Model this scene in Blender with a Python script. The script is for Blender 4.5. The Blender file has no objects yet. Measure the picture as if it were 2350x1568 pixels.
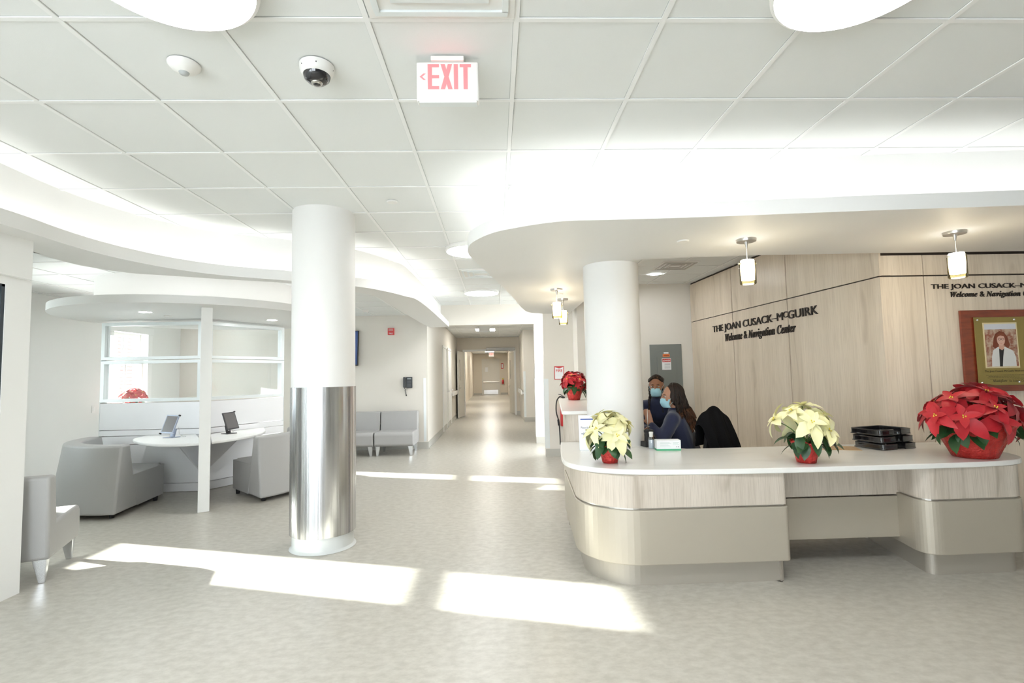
import bpy, bmesh, math, random
from mathutils import Vector, Matrix, noise
random.seed(7)
scene = bpy.context.scene
COL = scene.collection
PI = math.pi
R = math.radians

# ---------------------------------------------------------------- camera
CH = 1.42
cam_d = bpy.data.cameras.new('camera'); cam = bpy.data.objects.new('camera', cam_d); COL.objects.link(cam)
cam_d.sensor_width = 36; cam_d.sensor_fit = 'HORIZONTAL'; cam_d.lens = 36*1157.4/2350
cam_d.clip_start = .05; cam_d.clip_end = 200
yaw, pit, rol = .03269, .06483, -.02099
fw = Vector((math.sin(yaw)*math.cos(pit), math.cos(yaw)*math.cos(pit), math.sin(pit)))
r0 = Vector((math.cos(yaw), -math.sin(yaw), 0)); u0 = r0.cross(fw)
rr = r0*math.cos(rol)+u0*math.sin(rol); uu = -r0*math.sin(rol)+u0*math.cos(rol)
cam.matrix_world = Matrix(((rr.x, uu.x, -fw.x, 0), (rr.y, uu.y, -fw.y, 0), (rr.z, uu.z, -fw.z, CH), (0, 0, 0, 1)))
scene.camera = cam

# ---------------------------------------------------------------- world, sun, exposure
vs = scene.view_settings
vs.view_transform = 'Standard'; vs.look = 'None'; vs.gamma = 1; vs.use_curve_mapping = False
vs.exposure = .90
world = bpy.data.worlds.new('world'); scene.world = world; world.use_nodes = True
bg = world.node_tree.nodes['Background']
bg.inputs['Color'].default_value = (.87, .94, 1.0, 1); bg.inputs['Strength'].default_value = 7.0
sun_d = bpy.data.lights.new('sun', 'SUN'); sun = bpy.data.objects.new('sun', sun_d); COL.objects.link(sun)
sun_d.energy = 26; sun_d.angle = R(.6); sun_d.color = (1, .96, .90)
sdir = Vector((1, -.303, 0)).normalized()*math.cos(R(16.6)); sdir.z = -math.sin(R(16.6))
sun.rotation_euler = sdir.to_track_quat('-Z', 'Y').to_euler(); sun.location = (-12, 8, 6)
PW, PN, PF = 1.0, 1.0, 1.0

def area(name, loc, size, rot, energy, color=(1, 1, 1), shape='RECTANGLE', portal=False, spread=None):
    d = bpy.data.lights.new(name, 'AREA'); o = bpy.data.objects.new(name, d); COL.objects.link(o)
    d.shape = shape; d.size = size[0]
    if shape in ('RECTANGLE', 'ELLIPSE'): d.size_y = size[1]
    d.energy = energy; d.color = color; o.location = loc; o.rotation_euler = rot
    if portal: d.cycles.is_portal = True
    return o
# ---------------------------------------------------------------- helpers
def tag(o, label=None, cat=None, group=None, kind=None):
    if label: o['label'] = label
    if cat: o['category'] = cat
    if group: o['group'] = group
    if kind: o['kind'] = kind
    return o
def empty(name, loc=(0, 0, 0), rz=0, label=None, cat=None, group=None):
    o = bpy.data.objects.new(name, None); COL.objects.link(o); o.location = loc; o.rotation_euler = (0, 0, rz)
    o.empty_display_size = .05
    return tag(o, label, cat, group)
def obj(name, bm, mat, parent=None, smooth=False, label=None, cat=None, group=None, kind=None, auto=None):
    me = bpy.data.meshes.new(name)
    if isinstance(bm, bmesh.types.BMesh):
        bmesh.ops.recalc_face_normals(bm, faces=bm.faces[:])
        bm.to_mesh(me); bm.free()
    else: me = bm
    mats = mat if isinstance(mat, (list, tuple)) else [mat]
    for m in mats: me.materials.append(m)
    if smooth:
        for p in me.polygons: p.use_smooth = True
        if auto:
            me.set_sharp_from_angle(angle=R(auto))
    o = bpy.data.objects.new(name, me); COL.objects.link(o)
    if parent is not None: o.parent = parent
    return tag(o, label, cat, group, kind)
def struct(name, bm, mat, **k): return obj(name, bm, mat, kind='structure', **k)
def copy_tree(o, parent=None):
    c = o.copy(); COL.objects.link(c)
    if parent is not None: c.parent = parent
    for ch in list(o.children): copy_tree(ch, c)
    return c
def B(): return bmesh.new()
def box(bm, x0, x1, y0, y1, z0, z1, mi=0, M=None, bev=0):
    vs_ = [bm.verts.new((x, y, z)) for z in (z0, z1) for y in (y0, y1) for x in (x0, x1)]
    fs = []
    for idx in ((0, 2, 3, 1), (4, 5, 7, 6), (0, 1, 5, 4), (2, 6, 7, 3), (0, 4, 6, 2), (1, 3, 7, 5)):
        f = bm.faces.new([vs_[i] for i in idx]); f.material_index = mi; fs.append(f)
    if bev:
        es = list({e for f in fs for e in f.edges})
        r = bmesh.ops.bevel(bm, geom=es, offset=bev, segments=2, affect='EDGES', profile=.6)
        vs_ = list({v for f in r['faces'] for v in f.verts} | {v for v in vs_ if v.is_valid})
    if M is not None:
        for v in vs_: v.co = M @ v.co
    return vs_
def prism(bm, poly, z0, z1, mi=0, M=None, caps=True, top=None):
    """poly: list of (x,y); top: optional other polygon at z1"""
    tp = top or poly
    lo = [bm.verts.new((p[0], p[1], z0)) for p in poly]; hi = [bm.verts.new((p[0], p[1], z1)) for p in tp]
    n = len(poly)
    for i in range(n):
        f = bm.faces.new((lo[i], lo[(i+1) % n], hi[(i+1) % n], hi[i])); f.material_index = mi
    if caps:
        for ring in (list(reversed(lo)), hi):
            f = bm.faces.new(ring); f.material_index = mi
    if M is not None:
        for v in lo+hi: v.co = M @ v.co
    return lo, hi
def lathe(bm, prof, seg=32, M=None, mi=0, a0=0, a1=2*PI, caps=False):
    rings = []; full = abs(a1-a0-2*PI) < 1e-6; n = seg if full else seg+1; new = []
    for r, z in prof:
        ring = []
        for i in range(n):
            a = a0+(a1-a0)*i/seg
            v = bm.verts.new((r*math.cos(a), r*math.sin(a), z)); ring.append(v); new.append(v)
        rings.append(ring)
    for a, b in zip(rings[:-1], rings[1:]):
        for i in range(n if full else n-1):
            j = (i+1) % n
            try: f = bm.faces.new((a[i], a[j], b[j], b[i])); f.material_index = mi
            except ValueError: pass
    if caps:
        for ring in (rings[0], rings[-1]):
            try: f = bm.faces.new(ring); f.material_index = mi
            except ValueError: pass
    if M is not None:
        for v in new: v.co = M @ v.co
    return new
def tube(bm, pts, rad, seg=8, mi=0, caps=True, M=None):
    pts = [Vector(p) for p in pts]; rads = rad if isinstance(rad, (list, tuple)) else [rad]*len(pts)
    prev = None; rings = []; new = []
    t0 = (pts[1]-pts[0]).normalized(); n = t0.orthogonal().normalized()
    for i, p in enumerate(pts):
        if i == 0: t = pts[1]-pts[0]
        elif i == len(pts)-1: t = pts[-1]-pts[-2]
        else: t = pts[i+1]-pts[i-1]
        t.normalize(); n = (n-t*n.dot(t))
        if n.length < 1e-6: n = t.orthogonal()
        n.normalize(); b = t.cross(n)
        ring = [bm.verts.new(p+(n*math.cos(a)+b*math.sin(a))*rads[i]) for a in [2*PI*k/seg for k in range(seg)]]
        rings.append(ring); new += ring
    for a, b in zip(rings[:-1], rings[1:]):
        for k in range(seg):
            f = bm.faces.new((a[k], a[(k+1) % seg], b[(k+1) % seg], b[k])); f.material_index = mi
    if caps:
        for ring in (rings[0], rings[-1]):
            f = bm.faces.new(ring); f.material_index = mi
    if M is not None:
        for v in new: v.co = M @ v.co
    return new
def ell(bm, c, r, M=None, u=14, v=10, mi=0, rot=None):
    m = Matrix.Translation(Vector(c)) @ (rot.to_4x4() if rot else Matrix()) @ Matrix.Diagonal((r[0], r[1], r[2], 1))
    if M is not None: m = M @ m
    res = bmesh.ops.create_uvsphere(bm, u_segments=u, v_segments=v, radius=1, matrix=m)
    for w in res['verts']:
        for f in w.link_faces: f.material_index = mi
    return res['verts']
def rounded(pts, rads, seg=8):
    """round the corners of a closed polygon"""
    out = []; n = len(pts)
    for i in range(n):
        p = Vector(pts[i]).to_2d() if not isinstance(pts[i], Vector) else pts[i]
        a = Vector(pts[i-1][:2]); p = Vector(pts[i][:2]); b = Vector(pts[(i+1) % n][:2]); r = rads[i] if isinstance(rads, (list, tuple)) else rads
        if r <= 0: out.append((p.x, p.y)); continue
        u = (a-p).normalized(); v = (b-p).normalized(); ang = u.angle(v)
        d = r/math.tan(ang/2); c = p+(u+v).normalized()*(r/math.sin(ang/2))
        s = p+u*d; e = p+v*d
        a0 = math.atan2(s.y-c.y, s.x-c.x); a1 = math.atan2(e.y-c.y, e.x-c.x)
        da = (a1-a0+PI) % (2*PI)-PI
        for k in range(seg+1):
            t = a0+da*k/seg; out.append((c.x+r*math.cos(t), c.y+r*math.sin(t)))
    return out
def circ(cx, cy, r, n=48, a0=0, a1=2*PI):
    return [(cx+r*math.cos(a0+(a1-a0)*i/n), cy+r*math.sin(a0+(a1-a0)*i/n)) for i in range(n if abs(a1-a0) > 6.28 else n+1)]
def spline(pts, per=6):
    out = []
    n = len(pts)
    for i in range(n-1):
        p0 = Vector(pts[max(i-1, 0)]); p1 = Vector(pts[i]); p2 = Vector(pts[i+1]); p3 = Vector(pts[min(i+2, n-1)])
        for k in range(per):
            t = k/per
            out.append(tuple(.5*((2*p1)+(p2-p0)*t+(2*p0-5*p1+4*p2-p3)*t*t+(3*p1-p0-3*p2+p3)*t**3)))
    out.append(tuple(pts[-1])); return out
def offset(path, d):
    out = []
    for i, p in enumerate(path):
        a = Vector(path[max(i-1, 0)]); b = Vector(path[min(i+1, len(path)-1)]); t = (b-a).normalized(); n = Vector((-t.y, t.x))
        out.append((p[0]+n.x*d, p[1]+n.y*d))
    return out
def strip(bm, path, z0, z1, mi=0):
    lo = [bm.verts.new((p[0], p[1], z0)) for p in path]; hi = [bm.verts.new((p[0], p[1], z1)) for p in path]
    for i in range(len(path)-1):
        f = bm.faces.new((lo[i], lo[i+1], hi[i+1], hi[i])); f.material_index = mi
def frame(o, x, z):
    """matrix: local x -> x, local y -> z (up of the text), local z -> x cross z"""
    x = Vector(x).normalized(); z = Vector(z).normalized(); n = x.cross(z).normalized()
    return Matrix(((x.x, z.x, n.x, o[0]), (x.y, z.y, n.y, o[1]), (x.z, z.z, n.z, o[2]), (0, 0, 0, 1)))
def text_mesh(parts, M, width=None, height=None, depth=.004, bold=0.0, serif=False):
    """parts: list of (string, relative size, raise). Fitted so that the whole run is `width` wide"""
    bmx = B(); x = 0
    for part_ in parts:
        s, sz, up = part_[:3]; bd = part_[3] if len(part_) > 3 else bold
        if serif:
            s = ''.join(chr(0x1D468+ord(c)-65) if 'A' <= c <= 'Z' else chr(0x1D482+ord(c)-97) if 'a' <= c <= 'z' else c for c in s)
        c = bpy.data.curves.new('lettering', 'FONT'); c.body = s; c.size = sz; c.offset = bd*sz; c.extrude = .001; c.resolution_u = 3
        o = bpy.data.objects.new('lettering', c); COL.objects.link(o)
        bpy.context.view_layer.update()
        dg = bpy.context.evaluated_depsgraph_get(); me = bpy.data.meshes.new_from_object(o.evaluated_get(dg))
        bt = B(); bt.from_mesh(me)
        mn = min(v.co.x for v in bt.verts); mx = max(v.co.x for v in bt.verts)
        for v in bt.verts: v.co.x += x-mn; v.co.y += up
        x += mx-mn+.06*sz
        tmp = bpy.data.meshes.new('tmp'); bt.to_mesh(tmp); bt.free(); bmx.from_mesh(tmp); bpy.data.meshes.remove(tmp)
        bpy.data.objects.remove(o); bpy.data.curves.remove(c); bpy.data.meshes.remove(me)
    xs = [v.co.x for v in bmx.verts]; ys = [v.co.y for v in bmx.verts]; zs = [v.co.z for v in bmx.verts]
    w = max(xs)-min(xs); h = max(ys)-min(ys)
    sx = width/w if width else height/h; sy = height/h if height else sx
    for v in bmx.verts:
        v.co = Vector(((v.co.x-min(xs))*sx, (v.co.y-min(ys))*sy, depth if v.co.z > 0 else 0))
        v.co = M @ v.co
    return bmx

# ---------------------------------------------------------------- materials
def mat(name, col, rough=.5, metal=0, spec=.5, noise_amt=0, scale=8, stretch=(1, 1, 1), col2=None, emis=None, estr=0, coat=0, bump=0, bscale=60, aniso=0, trans=0, sheen=0, detail=4, lo=.3, hi=.7):
    m = bpy.data.materials.new(name); m.use_nodes = True; nt = m.node_tree; b = nt.nodes['Principled BSDF']
    b.inputs['Base Color'].default_value = (*col, 1); b.inputs['Roughness'].default_value = rough; b.inputs['Metallic'].default_value = metal
    b.inputs['Specular IOR Level'].default_value = spec; b.inputs['Coat Weight'].default_value = coat
    b.inputs['Transmission Weight'].default_value = trans; b.inputs['Sheen Weight'].default_value = sheen
    if emis: b.inputs['Emission Color'].default_value = (*emis, 1); b.inputs['Emission Strength'].default_value = estr
    tc = nt.nodes.new('ShaderNodeTexCoord'); mp = nt.nodes.new('ShaderNodeMapping'); nt.links.new(tc.outputs['Object'], mp.inputs[0]); mp.inputs['Scale'].default_value = stretch
    if col2:
        n = nt.nodes.new('ShaderNodeTexNoise'); n.inputs['Scale'].default_value = scale; n.inputs['Detail'].default_value = detail; n.inputs['Roughness'].default_value = .6
        nt.links.new(mp.outputs[0], n.inputs['Vector'])
        rp = nt.nodes.new('ShaderNodeValToRGB'); rp.color_ramp.elements[0].position = lo; rp.color_ramp.elements[1].position = hi
        rp.color_ramp.elements[0].color = (*col, 1); rp.color_ramp.elements[1].color = (*col2, 1)
        nt.links.new(n.outputs['Fac'], rp.inputs[0]); nt.links.new(rp.outputs[0], b.inputs['Base Color'])
    if bump:
        n2 = nt.nodes.new('ShaderNodeTexNoise'); n2.inputs['Scale'].default_value = bscale; n2.inputs['Detail'].default_value = 3
        nt.links.new(mp.outputs[0], n2.inputs['Vector'])
        bp = nt.nodes.new('ShaderNodeBump'); bp.inputs['Strength'].default_value = bump; bp.inputs['Distance'].default_value = .01
        nt.links.new(n2.outputs['Fac'], bp.inputs['Height']); nt.links.new(bp.outputs[0], b.inputs['Normal'])
    return m
def wood_mat(name, c1, c2, c3, axis='Z', rough=.38, k=1.0):
    """limed oak: grain running along the given axis, plank to plank tone changes and cathedral figure"""
    m = bpy.data.materials.new(name); m.use_nodes = True; nt = m.node_tree; b = nt.nodes['Principled BSDF']; L = nt.links.new
    b.inputs['Roughness'].default_value = rough; b.inputs['Specular IOR Level'].default_value = .45
    tc = nt.nodes.new('ShaderNodeTexCoord')
    def mapping(s):
        mp = nt.nodes.new('ShaderNodeMapping'); L(tc.outputs['Object'], mp.inputs[0]); mp.inputs['Scale'].default_value = s; return mp.outputs[0]
    s_f = (30*k, 30*k, 1.2*k); s_b = (6*k, 6*k, .12*k); s_w = (1, 1, .22)
    fine = nt.nodes.new('ShaderNodeTexNoise'); fine.inputs['Scale'].default_value = 3; fine.inputs['Detail'].default_value = 6; L(mapping(s_f), fine.inputs['Vector'])
    broad = nt.nodes.new('ShaderNodeTexNoise'); broad.inputs['Scale'].default_value = 1; broad.inputs['Detail'].default_value = 3; L(mapping(s_b), broad.inputs['Vector'])
    wv = nt.nodes.new('ShaderNodeTexNoise'); wv.inputs['Scale'].default_value = 3.2*k; wv.inputs['Detail'].default_value = 1.5; L(mapping(s_w), wv.inputs['Vector'])
    mth = nt.nodes.new('ShaderNodeMath'); mth.operation = 'MULTIPLY'; mth.inputs[1].default_value = 34; L(wv.outputs['Fac'], mth.inputs[0])
    sn = nt.nodes.new('ShaderNodeMath'); sn.operation = 'SINE'; L(mth.outputs[0], sn.inputs[0])
    msk = nt.nodes.new('ShaderNodeValToRGB'); msk.color_ramp.elements[0].position = .52; msk.color_ramp.elements[1].position = .66; L(broad.outputs['Fac'], msk.inputs[0])
    rp = nt.nodes.new('ShaderNodeValToRGB'); rp.color_ramp.elements[0].position = .3; rp.color_ramp.elements[1].position = .72
    rp.color_ramp.elements[0].color = (*c1, 1); rp.color_ramp.elements[1].color = (*c2, 1); L(broad.outputs['Fac'], rp.inputs[0])
    mx = nt.nodes.new('ShaderNodeMix'); mx.data_type = 'RGBA'; mx.blend_type = 'MIX'
    f1 = nt.nodes.new('ShaderNodeMapRange'); f1.inputs[1].default_value = .45; f1.inputs[2].default_value = .75; f1.inputs[4].default_value = .45; L(fine.outputs['Fac'], f1.inputs[0])
    L(f1.outputs[0], mx.inputs['Factor']); L(rp.outputs[0], mx.inputs['A']); mx.inputs['B'].default_value = (*c3, 1)
    f2 = nt.nodes.new('ShaderNodeMapRange'); f2.inputs[1].default_value = .55; f2.inputs[2].default_value = 1; f2.inputs[4].default_value = .55; L(sn.outputs[0], f2.inputs[0])
    mm = nt.nodes.new('ShaderNodeMath'); mm.operation = 'MULTIPLY'; L(f2.outputs[0], mm.inputs[0]); L(msk.outputs[0], mm.inputs[1])
    mx2 = nt.nodes.new('ShaderNodeMix'); mx2.data_type = 'RGBA'; L(mm.outputs[0], mx2.inputs['Factor']); L(mx.outputs['Result'], mx2.inputs['A']); mx2.inputs['B'].default_value = (*c3, 1)
    L(mx2.outputs['Result'], b.inputs['Base Color'])
    return m
def emit_mat(name, col, s):
    m = bpy.data.materials.new(name); m.use_nodes = True; nt = m.node_tree; b = nt.nodes['Principled BSDF']
    b.inputs['Base Color'].default_value = (*col, 1); b.inputs['Emission Color'].default_value = (*col, 1); b.inputs['Emission Strength'].default_value = s
    return m
def glass_mat(name, tint=(.93, .97, .965), refl=.12, rough=.0, haze=0.0):
    m = bpy.data.materials.new(name); m.use_nodes = True; nt = m.node_tree; nt.nodes.remove(nt.nodes['Principled BSDF']); out = nt.nodes['Material Output']
    t = nt.nodes.new('ShaderNodeBsdfTransparent'); t.inputs[0].default_value = (*tint, 1)
    g = nt.nodes.new('ShaderNodeBsdfGlossy'); g.inputs['Roughness'].default_value = rough; g.inputs[0].default_value = (1, 1, 1, 1)
    fr = nt.nodes.new('ShaderNodeFresnel'); fr.inputs[0].default_value = 1.45
    ad = nt.nodes.new('ShaderNodeMath'); ad.operation = 'ADD'; ad.inputs[1].default_value = refl; nt.links.new(fr.outputs[0], ad.inputs[0])
    ge = nt.nodes.new('ShaderNodeNewGeometry'); iv = nt.nodes.new('ShaderNodeMath'); iv.operation = 'SUBTRACT'; iv.inputs[0].default_value = 1; nt.links.new(ge.outputs['Backfacing'], iv.inputs[1])
    ml = nt.nodes.new('ShaderNodeMath'); ml.operation = 'MULTIPLY'; nt.links.new(ad.outputs[0], ml.inputs[0]); nt.links.new(iv.outputs[0], ml.inputs[1])
    mx = nt.nodes.new('ShaderNodeMixShader'); nt.links.new(ml.outputs[0], mx.inputs[0]); nt.links.new(t.outputs[0], mx.inputs[1]); nt.links.new(g.outputs[0], mx.inputs[2])
    last = mx
    if haze:
        d = nt.nodes.new('ShaderNodeBsdfTranslucent'); d.inputs[0].default_value = (.9, .95, .96, 1)
        m2 = nt.nodes.new('ShaderNodeMixShader'); m2.inputs[0].default_value = haze; nt.links.new(mx.outputs[0], m2.inputs[1]); nt.links.new(d.outputs[0], m2.inputs[2]); last = m2
    nt.links.new(last.outputs[0], out.inputs[0])
    return m
WHITE = mat('white_paint', (.86, .86, .84), .6, spec=.3)
CEILT = mat('ceiling_tile', (.80, .815, .80), .9, spec=.1, bump=.05, bscale=250)
TBAR = mat('grid_bar', (.86, .865, .85), .55)
TSHADE = mat('tile_shadow_line', (.44, .46, .45), .9)  # grey edging that paints the thin shadow line beside the grid bars
SOFF = mat('soffit_paint', (.80, .795, .775), .55, spec=.3)
CREAM = mat('cream_wall', (.76, .725, .66), .5, spec=.35, col2=(.78, .745, .685), scale=1.5)
LWALL = mat('pale_wall', (.80, .80, .77), .5, spec=.35)
BEIGE = mat('beige_corridor', (.72, .655, .555), .45)
BASEB = mat('rubber_base', (.50, .49, .45), .55)
FLOOR = mat('sheet_floor', (.42, .395, .345), .33, spec=.40, col2=(.52, .495, .44), scale=15, stretch=(1.0, 1.5, 1), detail=12, lo=.36, hi=.64)
QUARTZ = mat('quartz_top', (.80, .79, .755), .22, spec=.5, col2=(.70, .69, .65), scale=2.2, stretch=(1, 2.4, 1), detail=6, lo=.55, hi=.85)
WOODW = wood_mat('accent_oak', (.78, .68, .56), (.67, .575, .46), (.50, .41, .315), rough=.33)
WOODL = wood_mat('limed_oak', (.60, .535, .46), (.50, .44, .37), (.29, .235, .18), k=1.6, rough=.45)
REVEAL = mat('dark_reveal', (.035, .025, .02), .6)
BRONZE = mat('champagne_metal', (.46, .415, .34), .42, metal=.35, spec=.4)
BRKICK = mat('champagne_metal_kick', (.42, .385, .33), .42, metal=.4)
STEEL = bpy.data.materials.new('brushed_steel'); STEEL.use_nodes = True
def _steel():
    nt = STEEL.node_tree; b = nt.nodes['Principled BSDF']; L = nt.links.new; b.inputs['Metallic'].default_value = 1
    tc = nt.nodes.new('ShaderNodeTexCoord'); mp = nt.nodes.new('ShaderNodeMapping'); L(tc.outputs['Object'], mp.inputs[0]); mp.inputs['Scale'].default_value = (1, 1, .008)
    n = nt.nodes.new('ShaderNodeTexNoise'); n.inputs['Scale'].default_value = 26; n.inputs['Detail'].default_value = 5; L(mp.outputs[0], n.inputs['Vector'])
    rp = nt.nodes.new('ShaderNodeValToRGB'); rp.color_ramp.elements[0].position = .36; rp.color_ramp.elements[1].position = .64
    rp.color_ramp.elements[0].color = (.30, .30, .31, 1); rp.color_ramp.elements[1].color = (.70, .70, .71, 1); L(n.outputs['Fac'], rp.inputs[0]); L(rp.outputs[0], b.inputs['Base Color'])  # vertical bands of reflected surroundings painted into the base colour
    mr = nt.nodes.new('ShaderNodeMapRange'); mr.inputs[1].default_value = .3; mr.inputs[2].default_value = .7; mr.inputs[3].default_value = .34; mr.inputs[4].default_value = .16; L(n.outputs['Fac'], mr.inputs[0]); L(mr.outputs[0], b.inputs['Roughness'])
    bp = nt.nodes.new('ShaderNodeBump'); bp.inputs['Strength'].default_value = .6; bp.inputs['Distance'].default_value = .006; L(n.outputs['Fac'], bp.inputs['Height']); L(bp.outputs[0], b.inputs['Normal'])
_steel()
COLP = mat('column_paint', (.77, .76, .735), .5, spec=.35)
COLB = mat('column_base', (.62, .64, .63), .35)
VINYL = mat('grey_vinyl', (.40, .395, .385), .42, spec=.45, bump=.12, bscale=300)
VINYLB = mat('grey_vinyl_bench', (.43, .425, .42), .42, spec=.45, bump=.12, bscale=300)
CHROME = mat('satin_leg', (.80, .82, .85), .22, metal=.85)
BLACKP = mat('black_plastic', (.012, .012, .014), .12, coat=.6)
BLACKM = mat('black_matte', (.02, .02, .022), .55)
PANELW = mat('partition_panel', (.86, .86, .87), .45)
ALU = mat('anodised_frame', (.78, .82, .82), .35, metal=.15)
GLASS = glass_mat('clear_glass', (.985, .995, .995), refl=.03, haze=.05)
WGLASS = glass_mat('window_glass', refl=.02)
DARKG = mat('dark_glazing_gasket', (.02, .03, .04), .4)
LAMPW = emit_mat('lamp_diffuser', (.97, .985, 1), 21)
LAMPC = emit_mat('corridor_diffuser', (1, .96, .88), 18)
COVE = emit_mat('cove_strip', (.98, .985, .97), 4.6)
PEND = emit_mat('pendant_glow', (1, .93, .80), 9)
DOWN = emit_mat('downlight_glow', (.97, .985, 1), 110)
NICKEL = mat('brushed_nickel', (.55, .53, .50), .3, metal=1)
RED = mat('alarm_red', (.60, .05, .05), .4)
EXITR = emit_mat('exit_red', (1.0, .14, .15), .75)
EXITR2 = mat('exit_red_far', (.95, .25, .22), .5, emis=(1, .22, .2), estr=.7)
PLASTW = mat('white_plastic', (.82, .81, .78), .4)
FOIL = mat('red_foil', (.48, .025, .022), .28, metal=.35, col2=(.66, .06, .05), scale=30, bump=.9, bscale=70)
POINR = mat('red_bract', (.38, .004, .012), .5, col2=(.52, .012, .022), scale=14, sheen=.1)
POINC = mat('cream_bract', (.86, .80, .42), .5, col2=(.84, .82, .52), scale=14)
POINP = mat('pink_bract', (.62, .05, .07), .5, col2=(.80, .16, .16), scale=14)
LEAFG = mat('dark_leaf', (.012, .045, .018), .42, col2=(.03, .095, .022), scale=9)
YEL = mat('cyathia', (.75, .62, .06), .5)
STEMG = mat('stem', (.10, .19, .04), .5)
NAVY = mat('navy_knit', (.012, .018, .055), .85, bump=.3, bscale=260, sheen=.3)
SKIN1 = mat('deep_skin', (.30, .13, .07), .5)
SKIN2 = mat('brown_skin', (.40, .20, .12), .5)
HAIRB = mat('black_hair', (.008, .006, .005), .5, spec=.25, col2=(.035, .02, .014), scale=20, stretch=(3, 3, .5))
HAIRT = mat('brown_tipped_hair', (.12, .045, .016), .5, spec=.25, col2=(.03, .014, .008), scale=12)
MASK = mat('mask_blue', (.38, .66, .76), .7, bump=.3, bscale=120)
EYEW = mat('eye_white', (.45, .42, .39), .3); EYEB = mat('eye_iris', (.015, .008, .005), .15)
COAT = mat('black_coat_cloth', (.007, .007, .008), .95, spec=.1, bump=.3, bscale=150)
PAPER = mat('paper', (.84, .85, .87), .6); INK = mat('blue_ink', (.05, .10, .36), .5); GREYI = mat('grey_ink', (.16, .17, .22), .6)
GREEN = mat('green_print', (.08, .42, .22), .5)
KRAFT = mat('hardboard', (.52, .36, .20), .55, col2=(.44, .29, .15), scale=20)
MAHOG = mat('mahogany', (.17, .028, .012), .28, col2=(.26, .05, .02), scale=7, stretch=(1, 1, 6), coat=.3)
BRASS = mat('brass_plate', (.36, .28, .10), .32, metal=.75)
GREYS = mat('panel_grey', (.20, .215, .205), .45)
SCREEN = mat('tablet_screen', (.16, .15, .15), .25); TABW = mat('tablet_case', (.42, .46, .56), .35, metal=.4)
TABK = mat('tablet_case_dark', (.05, .05, .055), .4)
PHONEK = mat('phone_charcoal', (.035, .04, .045), .4)
BRICK = bpy.data.materials.new('brick'); BRICK.use_nodes = True
_n = BRICK.node_tree; _b = _n.nodes.new('ShaderNodeTexBrick'); _b.inputs['Color1'].default_value = (.12, .045, .038, 1); _b.inputs['Color2'].default_value = (.09, .033, .028, 1); _b.inputs['Mortar'].default_value = (.20, .17, .16, 1); _b.inputs['Scale'].default_value = 4
_t = _n.nodes.new('ShaderNodeTexCoord'); _m = _n.nodes.new('ShaderNodeMapping'); _m.inputs['Rotation'].default_value = (R(90), 0, 0)
_n.links.new(_t.outputs['Object'], _m.inputs[0]); _n.links.new(_m.outputs[0], _b.inputs['Vector']); _n.links.new(_b.outputs[0], _n.nodes['Principled BSDF'].inputs['Base Color'])

# ================================================================ THE ROOM
C1, C2, SZ = 2.875, 2.64, 2.42
bm = B(); box(bm, -9, 9, -4, 40, -.1, 0); struct('floor', bm, FLOOR)
def scan(poly, axis, v):
    """segments of the line axis=v inside poly"""
    hits = []; n = len(poly)
    for i in range(n):
        a, b = poly[i], poly[(i+1) % n]; a0, b0 = a[axis], b[axis]
        if (a0 <= v) != (b0 <= v):
            t = (v-a0)/(b0-a0); hits.append(a[1-axis]+(b[1-axis]-a[1-axis])*t)
    hits.sort(); return list(zip(hits[::2], hits[1::2]))
def tile_ceiling(name, poly, z, gx, gy, pitch=.61, thick=.06):
    bm = B(); prism(bm, poly, z, z+thick, 0)
    xs = [p[0] for p in poly]; ys = [p[1] for p in poly]; w = .0115; g = .0022
    for axis, g0, lo, hi in ((0, gx, min(xs), max(xs)), (1, gy, min(ys), max(ys))):
        k = math.ceil((lo-g0)/pitch)
        while g0+k*pitch < hi:
            v = g0+k*pitch; k += 1
            for a, b in scan(poly, axis, v):
                if axis == 0:
                    box(bm, v-w, v+w, a, b, z-.006, z+.001, 1); box(bm, v-w-g, v+w+g, a, b, z-.0012, z+.001, 2)
                else:
                    box(bm, a, b, v-w, v+w, z-.0055, z+.001, 1); box(bm, a, b, v-w-g, v+w+g, z-.0009, z+.001, 2)
    return struct(name, bm, [CEILT, TBAR, TSHADE])
tile_ceiling('ceiling', [(-3.45, -3.5), (6.4, -3.5), (6.4, 10.5), (-3.45, 10.5)], C1, .1106, 1.978)

# ---- soffit ribbon on the left (lip + recessed cove wall)
lipL = spline([(-2.98, -3.5), (-3.02, 0), (-3.045, 2.2), (-3.06, 3.17), (-3.06, 3.364), (-3.074, 3.712), (-3.034, 4.068), (-2.87, 4.509), (-2.565, 4.867), (-2.049, 5.18), (-1.541, 5.53), (-1.294, 5.871), (-1.116, 6.283), (-1.012, 6.68), (-.968, 8.226), (-.952, 10.42)], 6)
inL = spline([(-3.45, -3.5), (-3.48, 3.2), (-3.507, 3.898), (-3.526, 4.13), (-3.50, 4.393), (-3.36, 4.663), (-3.124, 4.80), (-2.793, 4.981), (-2.378, 5.177), (-2.116, 5.348), (-1.644, 5.90), (-1.484, 6.245), (-1.46, 7.031), (-1.43, 8.161), (-1.40, 9.549), (-1.37, 10.42)], 6)
bm = B()
def band(bm, A, Bp, z0, z1, mi=0):
    """closed slab between two paths with the same number of points"""
    rows = []
    for p, q in zip(A, Bp):
        rows.append([bm.verts.new((p[0], p[1], z0)), bm.verts.new((q[0], q[1], z0)), bm.verts.new((q[0], q[1], z1)), bm.verts.new((p[0], p[1], z1))])
    for r, s in zip(rows[:-1], rows[1:]):
        for k in range(4):
            f = bm.faces.new((r[k], s[k], s[(k+1) % 4], r[(k+1) % 4])); f.material_index = mi
    bm.faces.new(rows[0]).material_index = mi; bm.faces.new(rows[-1]).material_index = mi
band(bm, lipL, inL, SZ, SZ+.03)
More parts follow.
